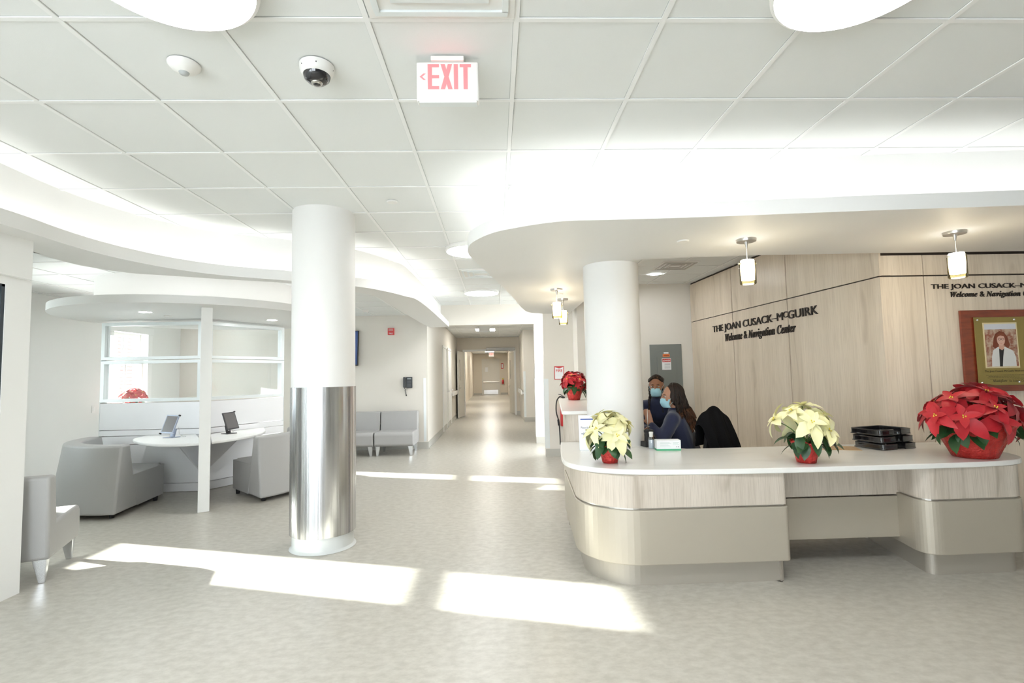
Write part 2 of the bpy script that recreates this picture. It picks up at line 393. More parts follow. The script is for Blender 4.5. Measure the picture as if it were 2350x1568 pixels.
band(bm, lipL, offset(lipL, .02), SZ+.03, SZ+.10)
uwL = offset(lipL, .17)
inU = [(p[0]*.02+q[0]*.98, p[1]*.02+q[1]*.98) for p, q in zip(lipL, inL)]
struct_l = struct('trim_1', bm, SOFF, smooth=True, auto=35)
bm = B(); band(bm, uwL, offset(uwL, .02), SZ+.03, C1+.005); band(bm, offset(inL, -.03), inL, SZ+.03, C1); struct('trim_2', bm, SOFF, smooth=True, auto=35)
_c = [p for p in lipL if p[1] < 9.0]; bm = B(); band(bm, offset(_c, .045), offset(_c, .085), SZ+.032, SZ+.045)
obj('cove_light', bm, COVE, struct_l)

# ---- kiosk ceiling behind the ribbon
polyK = [(-6.165, 3.0)]+[(p[0]-.005, p[1]+.005) for p in inL if p[1] > 3.0]+[(-6.165, 10.42)]
tile_ceiling('ceiling', polyK, C2, -4.23, 5.14)

# ---- soffit over the desk
lipR = spline([(6.4, 2.76), (3.365, 3.028), (2.431, 3.10), (1.36, 3.20), (.80, 3.235), (.427, 3.264), (.094, 3.43), (-.045, 3.561), (-.156, 3.753), (-.197, 3.91), (-.208, 4.168), (-.103, 4.714), (.035, 5.424), (.244, 6.57), (.411, 7.59), (.553, 8.147), (.787, 8.35)], 6)
uwR = spline([(6.4, 3.10), (3.635, 3.244), (2.591, 3.30), (1.434, 3.40), (.80, 3.46), (.469, 3.514), (.297, 3.558), (.188, 3.678), (.134, 3.835), (.113, 3.986), (.12, 4.22), (.20, 4.70), (.34, 5.42), (.56, 6.57), (.74, 7.55), (.88, 8.1), (1.0, 8.35)], 6)
bm = B()
poly = lipR+[(1.25, 8.5), (1.25, 4.44), (1.61, 4.37), (2.30, 4.31), (3.41, 4.29), (6.4, 4.29)]
prism(bm, poly, SZ, SZ+.03)
band(bm, lipR, offset(lipR, -.02), SZ+.03, SZ+.10)
struct_r = struct('trim_3', bm, SOFF, smooth=True, auto=35)
bm = B(); band(bm, uwR, offset(uwR, -.02), SZ+.03, C1+.005)
strip(bm, [(1.23, 8.5), (1.23, 4.46), (1.61, 4.39), (2.30, 4.33), (3.41, 4.31)], SZ+.03, C1); struct('trim_4', bm, SOFF, smooth=True, auto=35)
_c = lipR[:-8]; bm = B(); band(bm, offset(_c, -.045), offset(_c, -.085), SZ+.032, SZ+.045)
obj('cove_light', bm, COVE, struct_r)

# ---- kiosk canopy disc
KC = (-3.83, 6.77)
bm = B(); prism(bm, circ(*KC, 1.56, 96), 2.23, 2.25)
A_ = circ(*KC, 1.56, 96); A_.append(A_[0]); Bq = circ(*KC, 1.54, 96); Bq.append(Bq[0]); band(bm, A_, Bq, 2.25, 2.315)
prism(bm, circ(*KC, 1.15, 72), 2.25, C2)
disc = struct('trim_5', bm, SOFF, smooth=True, auto=35)
bm = B(); A_ = circ(*KC, 1.50, 96); A_.append(A_[0]); Bq = circ(*KC, 1.46, 96); Bq.append(Bq[0]); band(bm, A_, Bq, 2.252, 2.262); obj('cove_light', bm, COVE, disc)

# ---- walls
def wall_with_holes(bm, axis, c0, c1, a0, a1, z0, z1, holes):
    """wall slab normal to `axis` between c0..c1, spanning a0..a1, with holes (lo,hi,zlo,zhi)"""
    hs = sorted(holes); cur = a0
    def bx(p, q, r, s):
        if q-p < 1e-4 or s-r < 1e-4: return
        if axis == 0: box(bm, c0, c1, p, q, r, s)
        else: box(bm, p, q, c0, c1, r, s)
    for lo, hi, zl, zh in hs:
        bx(cur, lo, z0, z1); bx(lo, hi, z0, zl); bx(lo, hi, zh, z1); cur = hi
    bx(cur, a1, z0, z1)
W1, W2 = (4.93, 5.60, .85, 2.25), (8.30, 9.10, .85, 2.25)
bm = B(); wall_with_holes(bm, 0, -6.40, -6.165, 3.0, 10.05, 0, 3.0, [W1, W2]); struct('wall_left', bm, LWALL)
bm = B(); box(bm, -6.4, -3.45, 2.9, 3.0, 0, 3.0); struct('wall_vestibule', bm, LWALL)
bm = B(); box(bm, -6.4, -1.39, 10.05, 10.25, 0, 3.0); struct('wall_back', bm, CREAM)
bm = B(); box(bm, -1.56, -1.36, 10.25, 17.8, 0, 3.0); box(bm, -1.39, -1.36, 10.05, 10.25, 0, 3.0); struct('wall_corridor', bm, CREAM)
# windows in the left wall: casing, two sashes with a meeting rail, panes
def sash_window(n, y0, y1, z0, z1):
    bm = B(); x = -6.165
    for a, b in ((y0-.11, y0), (y1, y1+.11)): box(bm, x, x+.03, a, b, z0+.001, z1, bev=.006)
    box(bm, x, x+.042, y0-.13, y1+.13, z1+.001, z1+.12, bev=.006); box(bm, x-.02, x+.07, y0-.15, y1+.15, z0-.045, z0, bev=.008)
    zr = 1.80
    for xo, za, zb in ((-.10, z0, zr+.035), (-.15, zr-.035, z1)):
        box(bm, x+xo, x+xo+.04, y0, y0+.035, za, zb); box(bm, x+xo, x+xo+.04, y1-.035, y1, za, zb)
        box(bm, x+xo+.001, x+xo+.039, y0+.0355, y1-.0355, za, za+.05); box(bm, x+xo+.001, x+xo+.039, y0+.0355, y1-.0355, zb-.05, zb)
        ym = (y0+y1)/2
        if n == 2: box(bm, x+xo+.01, x+xo+.03, ym-.012, ym+.012, za+.051, zb-.051)
    o = struct('window_%d' % n, bm, WHITE)
    bm = B(); box(bm, x-.082, x-.078, y0+.03, y1-.03, z0+.04, zr); box(bm, x-.132, x-.128, y0+.03, y1-.03, zr, z1-.04); obj('pane', bm, WGLASS, o)
sash_window(1, *W1); sash_window(2, *W2)
# brick building across the yard
bm = B(); box(bm, -16, -13, 15.0, 24, -1, 7); bld = obj('brick_building', bm, BRICK, label='red brick building outside, seen through the sash window', cat='building')

# header over the corridor mouth, corridor piers
HY = 10.42
bm = B(); box(bm, -1.36, .80, HY, HY+.2, 2.455, 3.0); box(bm, .80, 1.9, HY, HY+.2, 0, 3.0); struct('wall_header', bm, CREAM)
bm = B(); box(bm, .83, 1.35, 8.72, 8.9, 0, 2.6); box(bm, 1.35, 1.5, 8.27, 8.9, 0, 3.0); box(bm, 1.5, 3.6, 8.27, 8.5, 0, 3.0); struct('wall_desk', bm, CREAM)
bm = B(); box(bm, .82, 1.4, 15.1, 17.8, 0, 3.0); box(bm, 1.35, 1.55, 10.6, 15.1, 0, 3.0); struct('wall_right_corridor', bm, CREAM)
tile_ceiling('ceiling', [(-1.37, 10.6), (1.4, 10.6), (1.4, 17.85), (-1.37, 17.85)], 2.74, -.49, 11.1)
# cross corridor wall with the double door opening, far corridor
bm = B(); wall_with_holes(bm, 1, 17.8, 18.0, -1.9, 1.6, 0, 3.0, [(-1.12, .66, 0, 2.27)]); struct('wall_cross', bm, BEIGE)
bm = B()
for a, b in ((-1.16, -1.10), (.64, .70)): box(bm, a, b, 17.76, 18.04, 0, 2.31)
box(bm, -1.099, .639, 17.76, 18.04, 2.25, 2.31); struct('door_1', bm, WHITE)
bm = B(); box(bm, -1.85, -1.60, 18, 24.3, 0, 3.1); box(bm, -1.85, -1.60, 25.4, 36, 0, 3.1); box(bm, -1.85, -1.6, 24.3, 25.4, 2.3, 3.1); struct('wall_far_left', bm, BEIGE)
bm = B(); box(bm, .82, 1.05, 18, 36, 0, 3.1); struct('wall_far_right', bm, BEIGE)
bm = B(); box(bm, -1.9, 1.1, 36, 36.2, 0, 3.1); struct('wall_far_end', bm, BEIGE)
tile_ceiling('ceiling', [(-1.62, 18), (.85, 18), (.85, 36), (-1.62, 36)], 2.92, -.5, 18.4)
bm = B(); box(bm, -2.9, -1.85, 24.3, 25.4, -.0, 3.0); struct('wall_side_room', bm, BEIGE)

# accent wall of limed oak panels with dark reveals
WC = (3.43, 4.34); WB = (3.262, 8.27)
dv = Vector((WB[0]-WC[0], WB[1]-WC[1], 0)); WL = dv.length; dv.normalize()
MW = frame((WC[0], WC[1], 0), dv, (0, 0, 1))      # local x along the wall (towards the back), y up, z out of the wall into ... the room side is -x
def seg_at(py):   # parameter along the wall for a given world y
    return (py-WC[1])/dv.y
zr = 2.222; g = .006
grooves = [0]+[seg_at(v) for v in (5.68, 6.92)]+[WL]
sgn = -1 if (MW.to_3x3() @ Vector((0, 0, 1))).x > 0 else 1
bm = B(); box(bm, 0, WL, 0, C1, *sorted((-.10*sgn, -.02*sgn)), 1, MW)
for a, b in zip(grooves[:-1], grooves[1:]):
    for z0, z1 in ((.14, zr-g), (zr+g, C1-.03)):
        box(bm, a+(.008 if a > 0 else 0), b-.008, z0, z1, *sorted((-.02*sgn, 0)), 0, MW)
struct('wall_accent_side', bm, [WOODW, REVEAL])
bm = B(); xs_ = [3.43, 3.83, 5.05, 6.27]
box(bm, 3.43, 6.4, 4.36, 4.46, 0, C1, 1)
for a, b in zip(xs_[:-1], xs_[1:]):
    for z0, z1 in ((.14, zr-.007), (zr+.007, SZ-.012)): box(bm, a+(.005 if a > 3.5 else 0), b-.005, 4.34, 4.36, z0, z1, 0)
struct('wall_accent_front', bm, [WOODW, REVEAL])
# right side and rear enclosure (unseen; rear openings added and placed for their daylight)
bm = B(); box(bm, 6.3, 6.5, -3.6, 4.4, 0, 3.0); struct('wall_right', bm, CREAM)
bm = B(); wall_with_holes(bm, 1, -3.7, -3.5, -3.4, 6.4, 0, 3.0, [(-2.9, -1.65, .4, 2.5), (-1.5, -.25, .4, 2.5)]); struct('wall_rear', bm, WHITE)
# vestibule glazing on the left (plane x=-3.28)
bm = B(); X = -3.28
box(bm, X-.16, X, 3.462, 3.65, 0, 2.15); box(bm, X-.16, X, -3.5, 3.462, 2.095, 2.15); box(bm, X-.16, X, -3.5, 3.462, 0, .10)
box(bm, X-.22, X+.045, -3.5, 3.60, 2.15, SZ+.01)
vest = struct('window_3', bm, WHITE)
bm = B(); box(bm, X-.03, X-.006, 3.44, 3.462, .10, 2.095); box(bm, X-.03, X-.006, -3.5, 3.462, 2.078, 2.095); obj('gasket', bm, DARKG, vest)
bm = B(); box(bm, X-.025, X-.02, -3.4, 3.44, .1, 2.08); obj('pane', bm, GLASS, vest)
bm = B(); box(bm, -6.4, -6.2, -3.5, 3, 0, 3.0); struct('wall_outer_left', bm, LWALL)
bm = B(); box(bm, -6.4, -3.44, -3.5, 3, C1, C1+.05); struct('ceiling', bm, CEILT)

# baseboards (coved rubber base, .10-.15 m) and corner guards
def base_path(name, path, h=.13, t=.012):
    bm = B(); o = offset(path, -t); band(bm, path, o, 0, h); band(bm, o, offset(path, -t-.02), 0, .012); return struct(name, bm, BASEB)
base_path('baseboard_left', [(-6.165, 10.05), (-6.165, 3.0)][::-1])
base_path('baseboard_back', [(-6.165, 10.05), (-1.36, 10.05)])
base_path('baseboard_corridor', [(-1.36, 10.06), (-1.36, 17.8)])
base_path('baseboard_desk', [(.83, 8.72), (1.35, 8.72)]); base_path('baseboard_header', [(.80, HY), (1.3, HY)])
base_path('baseboard_pier', [(.82, 15.1), (1.35, 15.1)]); base_path('baseboard_accent', [(3.43, 4.352), (6.3, 4.352)], .14)
base_path('baseboard_far', [(-1.6, 36), (-.95, 36)]); base_path('baseboard_far_right', [(.3, 36), (.82, 36)])
base_path('baseboard_cross', [(.70, 17.8), (.82, 17.8)])
def guard(n, x0, x1, y, z1=1.28, dx=0):
    bm = B(); box(bm, x0, x1, y-.004, y, .14, z1); 
    if dx: box(bm, dx-.004 if dx < x1 else dx, dx if dx < x1 else dx+.004, y-.004, y+.06, .14, z1)
    struct('trim_%d' % n, bm, ALU)
guard(6, .826, .90, 8.72, 1.33, .826); guard(7, .796, .86, HY, 1.33, .796); guard(8, .816, .88, 15.1, 1.5, .816); guard(9, -1.44, -1.39, 10.05, 1.38)
# chair rails on the accent wall side etc. are not present; corridor handrails
def handrail(x, y0, y1, s, label, grp=None):
    r = empty('handrail', (x, (y0+y1)/2, .86), 0, label, 'handrail', grp)
    h = (y1-y0)/2
    bm = B(); box(bm, min(s*.04, s*.075), max(s*.04, s*.075), -h, h, -.06, .07, bev=.01); obj('rail', bm, PLASTW, r)
    for y in (-h+.1, h-.1):
        bm = B(); box(bm, min(0, s*.05), max(0, s*.05), y-.02, y+.02, -.04, .02); obj('bracket', bm, NICKEL, r)
handrail(-1.36, 15.2, 17.2, 1, 'cream handrail on the left corridor wall beside the open door')
handrail(.82, 15.3, 17.6, -1, 'cream handrail on the right corridor wall before the cross corridor doorway')
handrail(-1.6, 20, 24.0, 1, 'cream handrail on the left wall of the far corridor')
# door frames in the left corridor wall
for i, (a, b) in enumerate(((12.9, 13.85), (14.25, 15.1))):
    bm = B()
    for p, q in ((a-.06, a), (b, b+.06)): box(bm, -1.385, -1.335, p, q, 0, 2.2)
    box(bm, -1.384, -1.336, a+.001, b-.001, 2.14, 2.2); box(bm, -1.37, -1.355, a, b, .01, 2.14)
    d = struct('door_%d' % (i+2), bm, WHITE)
    bm = B(); box(bm, -1.34, -1.27, b-.12, b-.09, .98, 1.02); obj('door_handle', bm, NICKEL, d)

# ================================================================ COLUMNS
def mod_bevel(o, w, seg=2, ang=35):
    m = o.modifiers.new('bevel', 'BEVEL'); m.width = w; m.segments = seg; m.limit_method = 'ANGLE'; m.angle_limit = R(ang); return o
col = empty('column', (-1.50, 4.45, 0), 0, 'round white column clad in brushed steel up to waist height', 'column')
bm = B(); lathe(bm, [(.262, 1.33), (.262, C1)], 64); obj('shaft', bm, COLP, col, True)
bm = B(); lathe(bm, [(.250, .125), (.268, .128), (.268, 1.345), (.258, 1.348)], 96)
obj('steel_cladding', bm, STEEL, col, True, label='brushed steel cladding', auto=40)
bm = B(); lathe(bm, [(.256, .004), (.25, .02), (.248, .13)], 64); lathe(bm, [(.248, 0), (.27, .002), (.258, .012), (.25, .02)], 64); obj('base', bm, COLB, col, True, auto=40)
col2 = empty('column', (1.10, 4.70, 0), 0, 'plain round white column rising behind the desk beside the staff', 'column')
bm = B(); lathe(bm, [(.257, 0), (.257, SZ)], 64); obj('shaft', bm, COLP, col2, True)

# ================================================================ RECEPTION DESK
desk = empty('reception_desk', (0, 0, 0), 0, 'long reception desk with pale quartz top, limed oak apron and champagne metal body', 'desk')
ZT = .76
front = rounded([(.50, 3.33), (3.62, 3.335), (3.84, 4.27), (1.45, 4.275), (1.29, 4.95), (.60, 4.95)], [.42, .30, .18, .12, .05, .01], 14)
# slab: left end sweeps back towards the raised counter
slab = [(.605, 4.87), (.54, 4.36), (.500, 3.95), (.512, 3.78), (.56, 3.66), (.62, 3.585), (.72, 3.505), (.89, 3.43), (1.18, 3.385), (1.7, 3.352), (2.2, 3.345), (2.65, 3.35), (3.23, 3.366), (3.50, 3.395), (3.66, 3.46), (3.755, 3.58), (3.81, 3.75), (3.84, 3.95), (3.835, 4.15), (3.77, 4.27), (3.60, 4.29), (2.85, 4.285), (1.99, 4.27), (1.60, 4.28), (1.42, 4.36), (1.36, 4.52), (1.36, 4.87)]
slab = [tuple(p) for p in spline(slab[:-3], 4)]+slab[-2:]
bm = B(); prism(bm, slab, ZT-.036, ZT)
o = obj('worktop', bm, QUARTZ, desk, False, label='pale quartz worktop'); mod_bevel(o, .007, 3, 50)
def inset(poly, d):
    n = len(poly); out = []
    for i in range(n):
        a = Vector(poly[i-1]); b = Vector(poly[(i+1) % n]); t = (b-a).normalized(); out.append((poly[i][0]-t.y*d, poly[i][1]+t.x*d))
    return out
lb = rounded([(.545, 3.375), (1.93, 3.375), (1.93, 4.0), (1.25, 4.0), (1.25, 4.86), (.64, 4.86)], [.40, .025, .02, .02, .02, .02], 16)
def body(tagname, poly):
    bm = B(); prism(bm, poly, .515, ZT-.036); obj('apron', bm, WOODL, desk, label='limed oak apron')
    bm = B(); prism(bm, inset(poly, .012), .50, .516); obj('reveal_strip', bm, NICKEL, desk)
    bm = B(); prism(bm, inset(poly, -.008), .147, .502); o = obj('metal_body', bm, BRONZE, desk, label='champagne metal body'); mod_bevel(o, .006)
    bm = B(); prism(bm, inset(poly, .05), 0, .148); obj('toe_kick', bm, BRKICK, desk)
body('left', lb)
rb = rounded([(2.86, 3.375), (3.60, 3.39), (3.80, 4.24), (3.02, 4.24)], [.10, .12, .05, .02], 10)
body('right', rb)
bm = B(); box(bm, 1.93, 2.96, 3.66, 3.69, .488, ZT-.036); obj('apron', bm, WOODL, desk)
bm = B(); box(bm, 1.93, 2.96, 3.655, 3.685, .185, .478); o = obj('modesty_panel', bm, BRONZE, desk); mod_bevel(o, .004)
bm = B(); box(bm, 1.93, 3.0, 4.18, 4.20, .06, ZT-.036); obj('back_panel', bm, WOODL, desk)
# raised transaction counter running away to the left of the column
tc = empty('raised_counter', (0, 0, 0), 0, 'taller white-topped counter behind the desk end, with a red poinsettia on it', 'counter')
top = rounded([(.62, 4.85), (1.05, 4.85), (1.42, 7.35), (.90, 7.35)], [.05, .02, .05, .12], 6)
bm = B(); prism(bm, top, 1.022, 1.055); o = obj('counter_top', bm, QUARTZ, tc); mod_bevel(o, .006)
bodyp = rounded([(.655, 4.88), (1.04, 4.88), (1.40, 7.30), (.95, 7.30)], [.10, .02, .05, .10], 8)
bm = B(); prism(bm, bodyp, .0, 1.022); obj('counter_body', bm, WOODL, tc)

# ================================================================ KIOSK STAR PARTITION
star = empty('kiosk_partition', (KC[0], KC[1], 0), 0, 'three-winged white kiosk partition with glass upper panes under the round canopy', 'partition')
HT = 2.2
def wing(ang, L, glassy=True, fin=False):
    M = Matrix.Rotation(R(ang), 4, 'Z'); t = .045
    def bx(n, m, a, b, z0, z1, tt=t, y0=None, y1=None):
        bm = B(); box(bm, a, b, -tt if y0 is None else y0, tt if y1 is None else y1, z0, z1, 0, M); return obj(n, bm, m, star)
    bx('lower_panel', PANELW, .03, L-.004, .115, .615); bx('kick_panel', PANELW, .03, L-.004, .006, .108)
    bx('cable_rail', PANELW, .03, L-.004, .625, .725, t+.006); bx('cable_rail', PANELW, .03, L-.004, .732, .80, t+.003)
    bx('upper_panel', PANELW, .03, L-.004, .808, 1.15)
    bm = B(); rows = ((1.165, 1.70), (1.71, HT)); f = .04
    for z0, z1 in rows:
        box(bm, .03, L, -t, t, z0, z0+f, 0, M); box(bm, .03, L, -t, t, z1-f, z1, 0, M)
        box(bm, .03, .03+f, -t, t, z0+f, z1-f, 0, M); box(bm, L-f, L, -t, t, z0+f, z1-f, 0, M)
    box(bm, L, L+.004, -t, t, 0, HT, 0, M)
    obj('glazing_frame', bm, ALU, star)
    for z0, z1 in rows:
        for y in (0,):
            bm = B(); box(bm, .05, L-f, y-.003, y+.003, z0+f-.005, z1-f+.005, 0, M); obj('pane', bm, GLASS, star)
wing(180, 1.30); wing(60, 1.16); wing(-60, 1.16)
bm = B(); box(bm, 1.165, 1.275, -.055, .055, 0, 2.23, 0, Matrix.Rotation(R(-60), 4, 'Z')); o = obj('end_post', bm, WHITE, star); mod_bevel(o, .004)
bm = B(); lathe(bm, [(.055, 0), (.055, 2.23)], 12); obj('centre_post', bm, PANELW, star)
for i, pts in enumerate(([(-.06, -.06), (-.66, -.06), (-.64, -.34), (-.47, -.60), (-.16, -.88), (.16, -1.04), (.40, -1.04), (.55, -.97)], [(.11, -.05), (.60, -.90), (.74, -.58), (.80, -.20), (.72, .16), (.58, .46), (.48, .66), (.38, .56)])):
    ctr = pts[:1]; curve = [tuple(p) for p in spline(pts[1:-1], 5)]
    wt = empty('kiosk_worktop', (KC[0], KC[1], .70), 0, ('white oval worktop on the left of the kiosk divider', 'white curved worktop on the right of the kiosk divider')[i], 'worktop', None)
    bm = B(); prism(bm, pts[:1]+curve+pts[-1:], 0, .032); o = obj('top', bm, WHITE, wt); mod_bevel(o, .01, 3, 60)
    c = Vector(pts[0]); bm = B()
    a = math.atan2(pts[4][1], pts[4][0])
    Mb = Matrix.Rotation(a, 4, 'Z'); box(bm, .08, .42, -.012, .012, -.06, 0, 0, Mb)
    vs_ = [bm.verts.new(Mb @ Vector(p)) for p in ((.07, -.012, -.42), (.07, .012, -.42), (.42, .012, -.06), (.42, -.012, -.06), (.07, -.012, -.06), (.07, .012, -.06))]
    for f in ((0, 1, 2, 3), (0, 3, 4), (1, 5, 2), (0, 4, 5, 1)): bm.faces.new([vs_[k] for k in f])
    obj('bracket', bm, PANELW, wt)
def tablet(x, y, rz, m, label, roll=0):
    t = empty('tablet_stand', (x, y, .733), rz, label, 'tablet', 'tablets on the kiosk worktops')
    bm = B(); box(bm, -.07, .07, -.05, .07, 0, .008, bev=.003); obj('base_plate', bm, m, t)
    M = Matrix.Translation((0, .02, .008)) @ Matrix.Rotation(R(-18), 4, 'X'); bm = B(); box(bm, -.03, .03, -.005, .008, 0, .10, 0, M, bev=.002); obj('arm', bm, m, t)
    bm = B(); box(bm, -.015, .015, -.006, -.0055, .03, .045, 0, M); obj('sticker', bm, PAPER, t)
    M = Matrix.Translation((0, -.015, .165)) @ Matrix.Rotation(R(-22), 4, 'X') @ Matrix.Rotation(R(roll), 4, 'Y'); bm = B(); box(bm, -.085, .085, -.008, .008, -.115, .115, 0, M, bev=.005); k = obj('tablet_case', bm, m, t)
    bm = B(); box(bm, -.073, .073, -.0095, -.008, -.10, .10, 0, M); obj('screen', bm, SCREEN, k)
    for a, b in ((.085, .118), (-.03, -.118)):
        bm = B(); box(bm, a-.006 if a > 0 else -.095, a+.008 if a > 0 else -.08, -.012, .012, b-.012, b+.004, 0, M); obj('clip', bm, BLACKM, k)
    bm = B(); tube(bm, spline([(.05, .05, .12), (.085, .03, .10), (.07, .05, .05), (.09, .06, .02), (.12, .10, .005)], 6), .003, 6); obj('cable', bm, PLASTW, t)
tablet(-3.99, 6.36, R(-10), TABW, 'silver cased tablet on a stand, on the left kiosk worktop', 3)
tablet(-3.44, 6.66, R(62), TABK, 'dark cased tablet on a stand, on the right kiosk worktop', -3)
# outlets on cable rail of the right hand wing
# ================================================================ SEATING
def wedge_chair(apex, a0, a1, k, label):
    """quarter round lounge seat: radial sides, big curved back, short front; apex is the centre of the curves"""
    t = empty('curved_chair', (apex[0], apex[1], 0), 0, label, 'chair', 'grey vinyl curved chairs at the kiosk')
    N = 22
    def arc(r_, rev=False):
        out = [(r_*k*math.cos(R(a0+(a1-a0)*i/N)), r_*k*math.sin(R(a0+(a1-a0)*i/N))) for i in range(N+1)]
        return out[::-1] if rev else out
    bm = B(); lo, hi = prism(bm, arc(1.09)+arc(.66, True), .05, .75, top=arc(.99)+arc(.83, True)); o = obj('backrest', bm, VINYL, t, True, auto=38); mod_bevel(o, .022, 3, 38)
    bm = B(); prism(bm, arc(.665)+arc(.09, True), .05, .41, top=arc(.775)+arc(.09, True)); o = obj('seat', bm, VINYL, t, True, auto=38); mod_bevel(o, .02, 3, 38)
    for ang in (a0+5, (a0+a1)/2, a1-5):
        for r_ in ((.98, .24) if ang != (a0+a1)/2 else (.98,)):
            bm = B(); lathe(bm, [(.0, 0), (.022, 0), (.026, .052), (0, .054)], 12, Matrix.Translation((r_*k*math.cos(R(ang)), r_*k*math.sin(R(ang)), 0))); obj('foot', bm, BLACKM, t, True)
    return t
wedge_chair((-4.12, 6.52), 178, 278, 1.0, 'grey curved chair on the left of the kiosk divider, back to the viewer')
wedge_chair((-3.43, 6.68), -45, 50, .90, 'grey curved chair right of the kiosk divider, partly behind the steel-clad column')
def bench_chair(loc, rz, label, m, w=.70):
    t = empty('lounge_chair', loc, rz, label, 'chair', 'armless lounge chairs with tapered metal legs'); h = w/2
    bm = B(); A_ = []
    pr = [(.02, .165), (.62, .165), (.66, .20), (.66, .38), (.62, .425), (.12, .415), (.04, .40)]
    L_ = [bm.verts.new((-h, y, z)) for y, z in pr]; R_ = [bm.verts.new((h, y, z)) for y, z in pr]; n = len(pr)
    for i in range(n): bm.faces.new((L_[i], L_[(i+1) % n], R_[(i+1) % n], R_[i]))
    bm.faces.new(L_); bm.faces.new(list(reversed(R_)))
    o = obj('seat', bm, m, t, True, auto=38); mod_bevel(o, .02, 3, 25)
    bm = B(); pr = [(0, .17), (.13, .17), (.135, .42), (.09, .76), (-.035, .76)]
    L_ = [bm.verts.new((-h-.003, y, z)) for y, z in pr]; R_ = [bm.verts.new((h+.003, y, z)) for y, z in pr]; n = len(pr)
    for i in range(n): bm.faces.new((L_[i], L_[(i+1) % n], R_[(i+1) % n], R_[i]))
    bm.faces.new(L_); bm.faces.new(list(reversed(R_)))
    o = obj('backrest', bm, m, t, True, auto=38); mod_bevel(o, .022, 3, 25)
    for x in (-h+.06, h-.06):
        for y in (.06, .60):
            bm = B(); M = Matrix.Translation((x, y, 0)); s = 1 if x > 0 else -1
            prism(bm, [(-.018+s*.012, -.014), (.018+s*.012, -.014), (.018+s*.012, .014), (-.018+s*.012, .014)], 0, .172, 0, M, top=[(-.042, -.032), (.042, -.032), (.042, .032), (-.042, .032)])
            o = obj('leg', bm, CHROME, t, label='satin metal tapered leg'); mod_bevel(o, .004)
    return t
_r = Vector((.91, .40)).normalized(); c = Vector((-3.21, 3.785))-_r*.35
bench_chair((c.x, c.y, 0), math.atan2(_r.y, _r.x), 'grey lounge chair at the left edge beside the vestibule frame, its seat in the sun', VINYL)
bench_chair((-1.86, 9.86, 0), PI, 'pale grey lounge chair by the wall, rightmost beneath the wall phone', VINYLB)
bench_chair((-2.58, 9.86, 0), PI, 'pale grey lounge chair by the wall, partly hidden behind the steel-clad column', VINYLB)

# ================================================================ LIGHTS AND CEILING DEVICES
def disc_light(x, y, z, label, r=.29, power=45):
    t = empty('ceiling_light', (x, y, z), 0, label, 'ceiling light', 'round ceiling lights')
    bm = B(); lathe(bm, [(r+.012, 0), (r+.014, -.035), (r, -.045), (r-.004, -.03)], 64); obj('rim', bm, PLASTW, t, True, auto=40)
    bm = B(); lathe(bm, [(0, -.052), (r*.6, -.05), (r*.92, -.044), (r-.004, -.034)], 64); obj('diffuser', bm, LAMPW, t, True)
disc_light(-1.13, 1.70, C1, 'large round ceiling light at the top left edge')
disc_light(1.36, 1.70, C1, 'large round ceiling light at the top right edge')
disc_light(-.25, 5.72, C1, 'round ceiling light partly hidden by the tip of the desk soffit')
disc_light(-.23, 8.72, C1, 'round ceiling light before the corridor mouth')
for (x, y, l) in ((-4.055, 5.95, 'recessed downlight in the kiosk canopy left of the divider'), (-3.06, 6.99, 'recessed downlight in the kiosk canopy right of the divider'), (-3.93, 7.37, 'recessed downlight in the kiosk canopy seen over the right glass wing')):
    t = empty('downlight', (x, y, 2.23), 0, l, 'downlight', 'downlights in the kiosk canopy')
    bm = B(); lathe(bm, [(.075, 0), (.073, -.004), (.062, -.003)], 32); obj('trim_ring', bm, PLASTW, t, True)
    bm = B(); lathe(bm, [(0, -.002), (.063, -.002)], 32); obj('lens', bm, DOWN, t)
t = empty('downlight', (2.405, 7.42, C1), 0, 'recessed downlight in the tiled ceiling behind the desk', 'downlight')
bm = B(); lathe(bm, [(.075, -.006), (.073, -.012), (.062, -.008)], 32); obj('trim_ring', bm, PLASTW, t, True)
bm = B(); lathe(bm, [(0, -.008), (.063, -.008)], 32); obj('lens', bm, DOWN, t)
def corridor_light(x, y, z, w, d, label):
    t = empty('ceiling_light', (x, y, z), 0, label, 'ceiling light', 'corridor ceiling lights'); m = LAMPC
    bm = B(); box(bm, -w/2-.02, w/2+.02, -d/2-.02, d/2+.02, -.012, 0); obj('rim', bm, PLASTW, t)
    bm = B(); box(bm, -w/2, w/2, -d/2, d/2, -.016, -.012); obj('diffuser', bm, m, t)
corridor_light(-.29, 14.6, 2.734, .55, .75, 'square corridor ceiling light behind the hanging sign box')
corridor_light(-.25, 21.0, 2.914, .55, 1.1, 'corridor ceiling light beyond the double doors, nearest')
corridor_light(-.35, 27.0, 2.914, .55, 1.1, 'corridor ceiling light beyond the double doors, middle')
corridor_light(-.40, 32.5, 2.914, .55, 1.1, 'corridor ceiling light by the far exit door')
